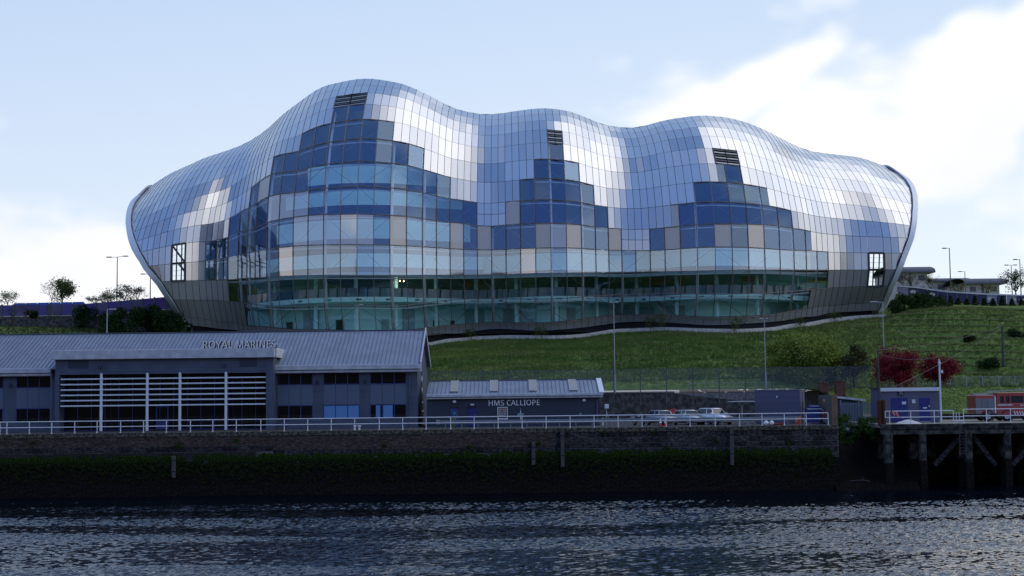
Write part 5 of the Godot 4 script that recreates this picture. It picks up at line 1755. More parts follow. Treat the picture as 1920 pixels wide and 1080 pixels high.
func make_car(called: String, label: String, at_: Vector3, turn: float, paint: Material, tall := 0.0, len_ := 4.1) -> Node3D:     # nose towards +z before turning
	var t := thing(called, label, "car", at_, "cars parked behind the quay railing", turn)
	var hw := 0.86
	var belt := 0.92 + tall * 0.5
	var roof := 1.44 + tall
	var l := len_ / 2
	# body below the belt: sections along z, each a rounded outline across x
	var sec := []
	for s in [[-l, 0.35, 0.78, 0.80], [-l + 0.12, 0.26, 0.9, 0.94], [-l + 0.5, 0.2, belt, 1.0], [0.0, 0.2, belt, 1.0], [l - 1.35, 0.2, belt, 1.0], [l - 0.55, 0.22, belt - 0.14, 0.97], [l - 0.12, 0.26, belt - 0.3, 0.88], [l, 0.36, belt - 0.42, 0.76]]:
		var w: float = hw * s[3]
		sec.append(PackedVector3Array([Vector3(-w * 0.92, s[1], s[0]), Vector3(-w, s[1] + 0.16, s[0]), Vector3(-w, lerpf(s[1], s[2], 0.65), s[0]), Vector3(-w * 0.9, s[2], s[0]), Vector3(w * 0.9, s[2], s[0]), Vector3(w, lerpf(s[1], s[2], 0.65), s[0]), Vector3(w, s[1] + 0.16, s[0]), Vector3(w * 0.92, s[1], s[0])]))
	put("body", loft(sec).smooth(), paint, t)
	# cabin: roof shell and glazed band
	var cab := []
	for s in [[-l + 0.28, belt - 0.02, 0.88], [-l + 0.55, roof - 0.1, 0.76], [-l + 0.8, roof, 0.72], [0.1, roof + 0.01, 0.72], [0.45, roof - 0.04, 0.71]]:
		var w: float = hw * s[2]
		cab.append(PackedVector3Array([Vector3(-w, s[1] - 0.09, s[0]), Vector3(-w * 0.9, s[1], s[0]), Vector3(w * 0.9, s[1], s[0]), Vector3(w, s[1] - 0.09, s[0])]))
	put("roof", loft(cab).smooth(), paint, t)
	var gl := MB.new()
	var a := [Vector3(-hw * 0.86, belt, l - 1.3), Vector3(hw * 0.86, belt, l - 1.3), Vector3(hw * 0.7, roof - 0.06, 0.45), Vector3(-hw * 0.7, roof - 0.06, 0.45)]
	gl.quad(a[0], a[3], a[2], a[1])
	put("windscreen", gl.mesh(), M.car_glass, t)
	for s in [-1.0, 1.0]:
		var side := MB.new()
		var p := [Vector3(s * hw * 0.9, belt, l - 1.4), Vector3(s * hw * 0.71, roof - 0.1, 0.38), Vector3(s * hw * 0.73, roof - 0.1, -l + 0.75), Vector3(s * hw * 0.88, belt, -l + 0.4)]
		side.quad(p[0], p[1], p[2], p[3])
		put("side_window", side.mesh(), M.car_glass, t)
		var pl := MB.new()
		pl.bar(Vector3(s * hw * 0.885, belt - 0.02, l - 1.32), Vector3(s * hw * 0.715, roof - 0.05, 0.44), 0.07, 0.06)
		pl.bar(Vector3(s * hw * 0.9, belt, -0.2), Vector3(s * hw * 0.725, roof - 0.06, -0.25), 0.08, 0.05)
		put("pillar", pl.mesh(), paint, t)
		put("headlight", MB.new().cbox(Vector3(s * hw * 0.66 - 0.17, belt - 0.42, l - 0.2), Vector3(s * hw * 0.66 + 0.15, belt - 0.24, l - 0.02), 0.05).mesh(), M.lamp_lens, t)
		put("mirror", MB.new().cbox(Vector3(s * hw * 1.08 - 0.1, belt + 0.02, l - 1.45), Vector3(s * hw * 1.08 + 0.1, belt + 0.17, l - 1.3), 0.04).mesh(), paint, t)
		for zz in [-l + 0.75, l - 0.8]: wheel(t, Vector3(s * (hw - 0.09), 0.31, zz), 0.31, 0.2, Vector3.RIGHT * s)
	put("grille", MB.new().cbox(Vector3(-0.45, belt - 0.4, l - 0.14), Vector3(0.45, belt - 0.26, l + 0.005), 0.03).mesh(), M.black, t)
	put("bumper", MB.new().cbox(Vector3(-hw * 0.82, 0.28, l - 0.2), Vector3(hw * 0.82, 0.48, l + 0.05), 0.06).mesh(), paint, t)
	put("number_plate", MB.new().box(Vector3(-0.26, 0.36, l + 0.05), Vector3(0.26, 0.47, l + 0.062)).mesh(), M.trim_white, t)
	put("underside", MB.new().box(Vector3(-hw * 0.8, 0.16, -l + 0.3), Vector3(hw * 0.8, 0.24, l - 0.3)).mesh(), M.black, t)
	return t


func build_vehicles() -> void:
	mat("tyre", Color(0.012, 0.012, 0.013), 0.85)
	mat("rim", Color(0.4, 0.41, 0.43), 0.35, 0.8)
	var cg := mat("car_glass", Color(0.05, 0.06, 0.07), 0.04)
	cg.metallic = 0.35
	mat("lamp_lens", Color(0.6, 0.62, 0.65), 0.15)
	for a in [["silver_dark", Color(0.3, 0.32, 0.36)], ["silver", Color(0.6, 0.62, 0.66)], ["silver_mid", Color(0.42, 0.44, 0.48)]]:
		var m := mat(a[0], a[1], 0.28, 0.55)
		m.clearcoat_enabled = true
		m.clearcoat = 0.8
	make_car("parked_car", "dark silver car nearest the motorbike behind the quay railing", Vector3(X(1241, 136.5), 0, -136.5), deg_to_rad(24), M.silver_dark)
	make_car("parked_car", "middle silver-grey car beside the red sign board", Vector3(X(1291, 137), 0, -137), deg_to_rad(24), M.silver_mid)
	make_car("parked_car", "tall light silver people carrier next to the tee-shaped shelter post", Vector3(X(1338, 136.2), 0, -136.2), deg_to_rad(32), M.silver, 0.16, 4.3)
	# motorbike
	var o := Vector3(X(1197, 136), 0, -136)
	var b := thing("motorbike", "dark motorbike parked left of the dark silver car", "motorbike", o, "", deg_to_rad(30))
	for zz in [-0.68, 0.7]: wheel(b, Vector3(0, 0.31, zz), 0.31, 0.14, Vector3.RIGHT)
	put("frame", MB.new().bar(Vector3(0, 0.45, -0.6), Vector3(0, 0.8, 0.35), 0.2, 0.3).bar(Vector3(0, 0.35, 0.72), Vector3(0, 1.0, 0.42), 0.12, 0.08).mesh(), M.black, b)
	put("tank", MB.new().cbox(Vector3(-0.16, 0.72, -0.1), Vector3(0.16, 0.98, 0.42), 0.1).mesh(), M.silver_dark, b)
	put("seat", MB.new().cbox(Vector3(-0.15, 0.74, -0.75), Vector3(0.15, 0.86, -0.08), 0.05).mesh(), M.black, b)
	put("handlebar", MB.new().tube(PackedVector3Array([Vector3(-0.38, 1.0, 0.3), Vector3(0, 1.06, 0.42), Vector3(0.38, 1.0, 0.3)]), 0.02, -1, 6).mesh(), M.rim, b)
	put("windscreen", MB.new().bar(Vector3(0, 0.95, 0.52), Vector3(0, 1.25, 0.38), 0.34, 0.03).mesh(), M.car_glass, b)
	put("headlight", MB.new().cbox(Vector3(-0.1, 0.85, 0.5), Vector3(0.1, 1.02, 0.62), 0.04).mesh(), M.lamp_lens, b)
	for s in [-1, 1]: put("pannier", MB.new().cbox(Vector3(s * 0.3 - 0.1, 0.5, -0.85), Vector3(s * 0.3 + 0.1, 0.85, -0.35), 0.04).mesh(), M.lamp_grey, b)
	build_fire_engine()


func build_fire_engine() -> void:
	var d := 137.0
	var x0 := X(1828.5, d)
	var k := 1.0 / (F / d)                                     # metres per pixel here
	var t := thing("fire_engine", "red fire engine with grey shutters and roof ladder on the jetty", "fire engine", Vector3(x0 + 3.6, 0, -d))
	var red := mat("fire_red", Color(0.28, 0.016, 0.022), 0.3)
	red.clearcoat_enabled = true
	mat("shutter", Color(0.2, 0.225, 0.27), 0.45, 0.4)
	var z := -d
	var w := 2.4
	var hb := 46 * k
	var L := 39 * k
	piece("chassis", MB.new().box(Vector3(x0 + 0.2, 0.45, z - w + 0.2), Vector3(x0 + 7.3, 0.75, z - 0.15)), M.black, t)
	piece("body", MB.new().cbox(Vector3(x0, 0.72, z - w), Vector3(x0 + L, hb + 0.12, z - 0.02), 0.05), M.fire_red, t)
	for i in 3:
		var a := x0 + 0.05 + i * (L - 0.22) / 3.0
		var sh := MB.new()
		var lo := 1.15 if i == 1 else 0.75
		var hi := hb - 0.2
		for q in 14:
			var ya := lerpf(lo, hi, q / 14.0)
			sh.cbox(Vector3(a, ya, z - 0.06), Vector3(a + (L - 0.22) / 3.0 - 0.05, ya + (hi - lo) / 14.0 - 0.012, z + 0.02), 0.012)
		piece("shutter", sh, M.shutter, t)
	piece("corner_trim", MB.new().cbox(Vector3(x0 + L - 0.14, 0.75, z - 0.1), Vector3(x0 + L, hb, z + 0.03), 0.03), M.trim_white, t)
	# cab
	var cx := x0 + L + 0.08
	var cl := 4.0
	var hc := 53 * k
	piece("cab", MB.new().cbox(Vector3(cx, 0.55, z - w), Vector3(cx + cl, 1.75, z + 0.0), 0.06).box(Vector3(cx + 0.06, hc - 0.35, z - w + 0.03), Vector3(cx + cl - 0.06, hc - 0.1, z - 0.03)).box(Vector3(cx + 0.03, 1.75, z - w + 0.05), Vector3(cx + 0.35, hc - 0.35, z - 0.03)).box(Vector3(cx + 0.75, 1.75, z - 0.3), Vector3(cx + 0.9, hc - 0.35, z - 0.03)).box(Vector3(cx + 1.3, 1.75, z - 0.3), Vector3(cx + 1.42, hc - 0.35, z - 0.03)).box(Vector3(cx + 2.65, 1.75, z - 0.3), Vector3(cx + 2.8, hc - 0.35, z - 0.03)).cbox(Vector3(cx, hc - 0.14, z - w), Vector3(cx + cl, hc, z), 0.06), M.fire_red, t)
	for q in [[0.35, 0.75], [0.9, 1.3], [1.42, 2.65], [2.8, 3.85]]:
		piece("window", MB.new().box(Vector3(cx + q[0], 1.75, z - 0.14), Vector3(cx + q[1], hc - 0.35, z - 0.06)), M.car_glass, t)
	piece("roof_deck", MB.new().box(Vector3(x0 + 0.2, hb + 0.12, z - w + 0.1), Vector3(x0 + L - 0.2, hb + 0.2, z - 0.15)), M.lamp_grey, t)
	var lad := MB.new()
	for s in [-0.5, -1.0]:
		lad.bar(Vector3(x0 + 0.15, hb + 0.28, z + s), Vector3(x0 + L - 0.1, hb + 0.32, z + s), 0.06, 0.09)
		lad.bar(Vector3(x0 + L - 0.6, hc + 0.12, z + s), Vector3(x0 + 6.6, hc + 0.28, z + s), 0.06, 0.1)
	for q in 12: lad.bar(Vector3(x0 + L - 0.4 + q * 0.4, hc + 0.13 + q * 0.012, z - 0.5), Vector3(x0 + L - 0.4 + q * 0.4, hc + 0.13 + q * 0.012, z - 1.0), 0.04, 0.04)
	lad.bar(Vector3(x0 + 4.2, hc + 0.1, z - 0.4), Vector3(x0 + 4.7, hc + 0.5, z - 0.4), 0.06, 0.06)
	piece("roof_ladder", lad, M.rim, t)
	for q in [[0.1, 1.0], [1.05, 1.6]]: piece("stripe", MB.new().box(Vector3(cx + q[0], 1.52, z), Vector3(cx + q[1], 1.62, z + 0.012)), M.trim_white, t)
	piece("crest", MB.new().box(Vector3(cx + 1.5, 1.5, z), Vector3(cx + 1.65, 1.6, z + 0.012)), M.rooflight, t)
	for q in 5: piece("side_line", MB.new().box(Vector3(cx + 2.3 + q * 0.2, 1.5, z), Vector3(cx + 2.44 + q * 0.2, 1.58, z + 0.012)), M.trim_white, t)
	for q in 9: piece("chevron", MB.new().bar(Vector3(cx + 1.55 + q * 0.26, 0.62, z + 0.008), Vector3(cx + 1.4 + q * 0.26, 0.95, z + 0.008), 0.1, 0.012, Vector3.BACK), M.trim_white, t)
	for xx in [x0 + 1.25, cx + 1.0, cx + 2.9]: wheel(t, Vector3(xx, 0.48, z - 0.2) - t.position, 0.48, 0.3, Vector3.BACK)
	for xx in [x0 + 1.25, cx + 1.0]: wheel(t, Vector3(xx, 0.48, z - w + 0.2) - t.position, 0.48, 0.3, Vector3.FORWARD)
	for xx in [x0 + 1.25, cx + 1.0]: piece("wheel_arch", MB.new().lathe(Vector3.ZERO, [[0.52, 0.0], [0.6, 0.0], [0.6, 0.12], [0.52, 0.12]], 18), M.black, t).transform = Transform3D(Basis(Vector3.RIGHT, PI / 2), Vector3(xx, 0.5, z - 0.06) - t.position)


func build_small_things() -> void:
	# armco along the quay
	var d := 132.4
	var t := thing("crash_barrier", "low blue-grey crash barrier behind the quay railing", "barrier", Vector3(10, 0, -d))
	var x0 := X(824, d)
	var x1 := X(1502, d)
	var mb := MB.new()
	for q in [[0.42, 0.5, 0.0], [0.5, 0.57, 0.07], [0.57, 0.63, 0.0], [0.63, 0.7, 0.07], [0.7, 0.78, 0.0]]: mb.bar(Vector3(x0, (q[0] + q[1]) / 2, -d + q[2]), Vector3(x1, (q[0] + q[1]) / 2, -d + q[2]), 0.05, q[1] - q[0], Vector3.UP)
	mb.cbox(Vector3(x0 - 0.35, 0.38, -d - 0.02), Vector3(x0, 0.82, -d + 0.14), 0.04)
	piece("beam", mb, M.fence_steel, t)
	for i in 23: piece("post", MB.new().box(Vector3(x0 + 0.5 + i * 1.55, 0, -d - 0.15), Vector3(x0 + 0.6 + i * 1.55, 0.72, -d - 0.02)), M.fence_steel, t)
	# wheelie bin
	mat("bin_green", Color(0.09, 0.16, 0.05), 0.6)
	var o := Vector3(X(848, 133.5), 0, -133.5)
	var b := thing("wheelie_bin", "green wheelie bin in front of the left shed door", "bin", o)
	put("body", loft([PackedVector3Array([Vector3(-0.24, 0.08, -0.28), Vector3(0.24, 0.08, -0.28), Vector3(0.24, 0.08, 0.24), Vector3(-0.24, 0.08, 0.24)]), PackedVector3Array([Vector3(-0.3, 0.98, -0.36), Vector3(0.3, 0.98, -0.36), Vector3(0.3, 0.98, 0.34), Vector3(-0.3, 0.98, 0.34)])]).mesh(), M.bin_green, b)
	put("lid", MB.new().cbox(Vector3(-0.32, 0.98, -0.4), Vector3(0.32, 1.06, 0.37), 0.03).mesh(), M.bin_green, b)
	for s in [-1.0, 1.0]: put("wheel", MB.new().lathe(Vector3.ZERO, [[0.0, -0.03], [0.1, -0.03], [0.1, 0.03], [0.0, 0.03]], 10).mesh(), M.tyre, b).transform = Transform3D(Basis(Vector3.BACK, PI / 2), Vector3(s * 0.25, 0.1, -0.3))
	# two white bollards
	var bo := thing("bollard", "left one of two short white bollards under the barracks windows", "bollard", Vector3(X(665, 131.2), 0, -131.2), "white bollards")
	put("post", MB.new().lathe(Vector3.ZERO, [[0.1, 0.0], [0.1, 0.3], [0.17, 0.34], [0.17, 0.42], [0.0, 0.44]], 12).mesh(), M.white_paint, bo)
	copy_of(bo, "bollard", "right one of two short white bollards under the barracks windows", Vector3(X(673.5, 131.2), 0, -131.2))
	# cones
	mat("cone_red", Color(0.42, 0.03, 0.025), 0.5)
	var co := thing("traffic_cone", "white-topped red traffic cone just left of its twin by the dark silver car", "traffic cone", Vector3(X(1237.5, 131.8), 0, -131.8), "traffic cones")
	put("base", MB.new().cbox(Vector3(-0.2, 0, -0.2), Vector3(0.2, 0.04, 0.2), 0.01).lathe(Vector3.ZERO, [[0.15, 0.04], [0.12, 0.3]], 12).mesh(), M.cone_red, co)
	put("sleeve", MB.new().lathe(Vector3.ZERO, [[0.12, 0.3], [0.06, 0.66], [0.03, 0.75], [0.0, 0.75]], 12).mesh(), M.white_paint, co)
	copy_of(co, "traffic_cone", "white-topped red traffic cone just right of its twin by the railing post", Vector3(X(1247, 131.8), 0, -131.8))
	# red sign board between the cars
	d = 139.0
	var sb := thing("red_board", "small red board with yellow dots standing between two cars", "sign", Vector3(X(1262.5, d), 0, -d))
	piece("board", MB.new().box(Vector3(X(1257, d), 1.0, -d), Vector3(X(1268, d), Y(766, d, 1262), -d + 0.05)), M.cone_red, sb)
	for i in 3:
		for j in 3: piece("dot", MB.new().box(Vector3(X(1258.6 + i * 3.2, d), 1.12 + j * 0.17, -d + 0.05), Vector3(X(1259.6 + i * 3.2, d), 1.18 + j * 0.17, -d + 0.06)), M.rooflight, sb)
	piece("leg", MB.new().box(Vector3(X(1262, d), 0, -d), Vector3(X(1263, d), 1.0, -d + 0.04)), M.grey_metal, sb)
	# meter box on its pole
	d = 137.0
	var mbx := thing("meter_box", "pale meter box on a propped post at the right end of the shed", "meter box", Vector3(X(1137, d), 0, -d))
	piece("box", MB.new().cbox(Vector3(X(1133.5, d), Y(766, d, 1137), -d), Vector3(X(1141, d), Y(758, d, 1137), -d + 0.25), 0.03), M.trim_white, mbx)
	piece("post", MB.new().tube(PackedVector3Array([Vector3(X(1137, d), 0, -d), Vector3(X(1137, d), Y(760, d, 1137), -d)]), 0.05, -1, 6).tube(PackedVector3Array([Vector3(X(1137, d), Y(772, d, 1137), -d), Vector3(X(1147, d), 0.0, -d)]), 0.03, -1, 6), M.lamp_grey, mbx)
	piece("stub", MB.new().tube(PackedVector3Array([Vector3(X(1130, d), 0, -d), Vector3(X(1130, d), 0.75, -d)]), 0.07, -1, 6), M.trim_white, mbx)
	# tee-shaped shelter post and cycle rack
	d = 136.5
	var ts := thing("shelter_post", "blue-grey tee-shaped shelter post with a flat beam beside the people carrier", "shelter", Vector3(X(1391, d), 0, -d))
	var sx := X(1391, d)
	var sy := Y(753, d, 1391)
	piece("post", MB.new().tube(PackedVector3Array([Vector3(sx, 0, -d), Vector3(sx, sy - 0.4, -d)]), 0.06, -1, 8), M.lamp_grey, ts)
	piece("beam", MB.new().cbox(Vector3(X(1366, d), sy - 0.05, -d - 0.9), Vector3(X(1413, d), sy + 0.04, -d + 0.9), 0.02), M.lamp_grey, ts)
	for s in [-0.42, 0.42]: piece("strut", MB.new().tube(PackedVector3Array([Vector3(sx, sy - 0.5, -d), Vector3(sx + s, sy - 0.05, -d)]), 0.045, -1, 6), M.lamp_grey, ts)
	d = 134.5
	var cr := thing("cycle_rack", "low dark cycle rack with hoops in front of the box hut", "cycle rack", Vector3(X(1403, d), 0, -d))
	for i in 3:
		var hoop := PackedVector3Array()
		for k in 9: hoop.append(Vector3(X(1396 + i * 7.5, d) + cos(PI * k / 8.0) * 0.2, 0.55 + sin(PI * k / 8.0) * 0.25, -d + i * 0.1))
		piece("hoop", MB.new().tube(hoop, 0.03, -1, 6), M.black, cr)
	piece("stand", MB.new().tube(PackedVector3Array([Vector3(X(1403, d), 0, -d), Vector3(X(1403, d), 0.6, -d)]), 0.05, -1, 6).box(Vector3(X(1397, d), 0, -d - 0.2), Vector3(X(1409, d), 0.06, -d + 0.2)).box(Vector3(X(1393, d), 0.5, -d - 0.04), Vector3(X(1415, d), 0.56, -d + 0.2)), M.lamp_grey, cr)
	# sacks and a red-and-white board by the railing
	d = 131.4
	for q in [[1435.5, 0.24, "left one of two white sacks leaning on the railing"], [1446, 0.22, "right one of two white sacks leaning on the railing"]]:
		var sk := thing("sack", q[2], "sack", Vector3(X(q[0], d), 0, -d), "white sacks by the railing")
		put("bag", MB.new().lathe(Vector3.ZERO, [[0.1, 0.0], [q[1], 0.08], [q[1] * 1.05, 0.24], [q[1] * 0.7, 0.38], [0.06, 0.43], [0.1, 0.48], [0.0, 0.48]], 10).smooth(), M.white_paint, sk)
	mat("brick_red", Color(0.2, 0.05, 0.035), 0.8)
	var hp := thing("rubble_sack", "low reddish heap of sacks next to the white ones", "sack", Vector3(X(1455, d), 0, -d))
	for k in 4: put("bag", MB.new().cbox(Vector3(-0.5 + k * 0.28, 0.0, -0.2), Vector3(-0.2 + k * 0.28, 0.16 + 0.05 * (k % 2), 0.2), 0.07).mesh(), M.brick_red, hp)
	mat("orange_board", Color(0.5, 0.22, 0.12), 0.6)
	var ob := thing("warning_board", "orange and red warning board leaning by the railing end", "sign", Vector3(X(1495.5, d), 0, -d))
	piece("board", MB.new().box(Vector3(X(1490, d), 0.02, -d), Vector3(X(1501, d), Y(781, d, 1495), -d + 0.04)), M.orange_board, ob)
	for k in 4: piece("stripe", MB.new().bar(Vector3(X(1491 + k * 2.4, d), 0.08, -d + 0.045), Vector3(X(1491.5 + k * 2.6, d), 0.3 + 0.1 * k, -d + 0.045), 0.1, 0.012, Vector3.BACK), M.cone_red, ob)
	# skip and small red machine
	d = 134.5
	mat("skip_blue", Color(0.02, 0.04, 0.2), 0.5)
	var sp := thing("blue_skip", "dark blue skip with a sheeted top behind the railing end", "skip", Vector3(X(1526, d), 0, -d))
	var a := X(1514, d); var c := X(1540, d)
	piece("tub", MB.new().prism(PackedVector2Array([Vector2(a + 0.25, 0.1), Vector2(c - 0.25, 0.1), Vector2(c, 1.45), Vector2(a, 1.45)]), -d - 1.6, -d), M.skip_blue, sp)
	piece("sheet", MB.new().cbox(Vector3(a + 0.3, 1.45, -d - 1.55), Vector3(c - 0.05, 1.78, -d - 0.02), 0.14), M.skip_blue, sp)
	piece("rim", MB.new().box(Vector3(a - 0.05, 1.4, -d), Vector3(c + 0.05, 1.48, -d + 0.06)), M.trim_white, sp)
	var rm := thing("red_machine", "small red site machine with a yellow cowl under the brick pier", "machine", Vector3(X(1550, d), 0, -d))
	piece("chassis", MB.new().cbox(Vector3(X(1543, d), 0.35, -d - 1.2), Vector3(X(1559, d), 1.35, -d), 0.08), M.fire_red, rm)
	piece("cowl", MB.new().cbox(Vector3(X(1547, d), 2.05, -d - 0.9), Vector3(X(1556, d), 2.4, -d - 0.1), 0.06), M.orange_board, rm)
	piece("mast", MB.new().box(Vector3(X(1551, d), 1.35, -d - 0.6), Vector3(X(1553, d), 2.05, -d - 0.4)), M.black, rm)
	for px in [1545, 1557]: wheel(rm, Vector3(X(px, d), 0.32, -d + 0.05) - rm.position, 0.32, 0.2, Vector3.BACK)
	# on the jetty: white sheeted heap, cloth on the railing, camera pole
	d = 131.5
	mat("sheet_white", Color(0.55, 0.53, 0.52), 0.8)
	var sh := thing("sheeted_heap", "low heap under a pale sheet behind the jetty railing", "heap", Vector3(X(1702, d), 0, -d))
	put("sheet", MB.new().lathe(Vector3.ZERO, [[1.3, 0.0], [0.9, 0.16], [0.5, 0.28], [0.25, 0.36], [0.0, 0.38]], 12).smooth(), M.sheet_white, sh)
	mat("pink_cloth", Color(0.5, 0.33, 0.36), 0.9)
	d = 130.2
	var cl := thing("hung_cloth", "pinkish striped cloth draped over the jetty railing", "cloth", Vector3(X(1677, d), 0.9, -d))
	for k in 5: put("fold", MB.new().prism(PackedVector2Array([Vector2(-0.4 + k * 0.15, 0.34 - k * 0.02), Vector2(-0.24 + k * 0.15, 0.36 - k * 0.04), Vector2(-0.12 + k * 0.16, -0.05 - k * 0.05), Vector2(-0.26 + k * 0.16, -0.02 - k * 0.05)]), 0.0, 0.05 + 0.02 * (k % 2)).mesh(), M.pink_cloth if k % 2 else M.cone_red, cl)
	d = 135.2
	var cp := thing("camera_pole", "white camera mast at the right corner of the jetty hut", "camera mast", Vector3(X(1760, d), 0, -d))
	var cx := X(1760, d, 700)
	piece("pole", MB.new().tube(PackedVector3Array([Vector3(cx, 0, -d + 0.3), Vector3(cx, Y(676, d, 1760), -d + 0.3)]), 0.085, -1, 8), M.trim_white, cp)
	piece("camera", MB.new().lathe(Vector3(cx, Y(683, d, 1760), -d + 0.3), [[0.0, -0.05], [0.13, 0.0], [0.14, 0.15], [0.07, 0.25], [0.06, 0.5], [0.0, 0.52]], 10), M.trim_white, cp)
	piece("box", MB.new().cbox(Vector3(cx + 0.12, Y(700, d, 1763), -d + 0.2), Vector3(cx + 0.3, Y(694, d, 1763), -d + 0.45), 0.03), M.trim_white, cp)
	# wooden poles and their wires
	var p1 := at(1646, 656, 134.5)
	var wp := thing("wooden_pole", "thin dark wooden pole rising beside the rusted post", "pole", Vector3(p1.x, 0, p1.z))
	piece("pole", MB.new().tube(PackedVector3Array([Vector3(p1.x, -0.5, p1.z), p1]), 0.1, 0.07, 7), M.timber, wp)
	var p2 := at(1879, 611, 166)
	var f2 := Vector3(p2.x, ground_height(p2.x, 166) - 0.3, p2.z)
	var wp2 := thing("utility_pole", "tall leaning grey utility pole on the terraced bank", "pole", f2)
	piece("pole", MB.new().tube(PackedVector3Array([f2, p2]), 0.16, 0.11, 8), M.timber, wp2)
	piece("bracket", MB.new().bar(p2 + Vector3(-0.3, -0.1, 0), p2 + Vector3(0.1, -0.5, 0), 0.08, 0.08), M.lamp_dark, wp2)
	var wr := thing("overhead_wires", "thin overhead wires between the two wooden poles and the camera mast", "wires", p1)
	for q in [[p1, p2, 0.5], [p1 - Vector3(0, 0.35, 0), at(1768, 667, 140), 0.5], [at(1668, 729, 138), p2 - Vector3(0, 0.2, 0), 0.3]]:
		var pts := PackedVector3Array()
		for k in 13:
			var u := k / 12.0
			pts.append(q[0].lerp(q[1], u) - Vector3(0, 4.0 * u * (1 - u) * q[2], 0))
		piece("wire", MB.new().tube(pts, 0.014, -1, 5), M.lamp_dark, wr)


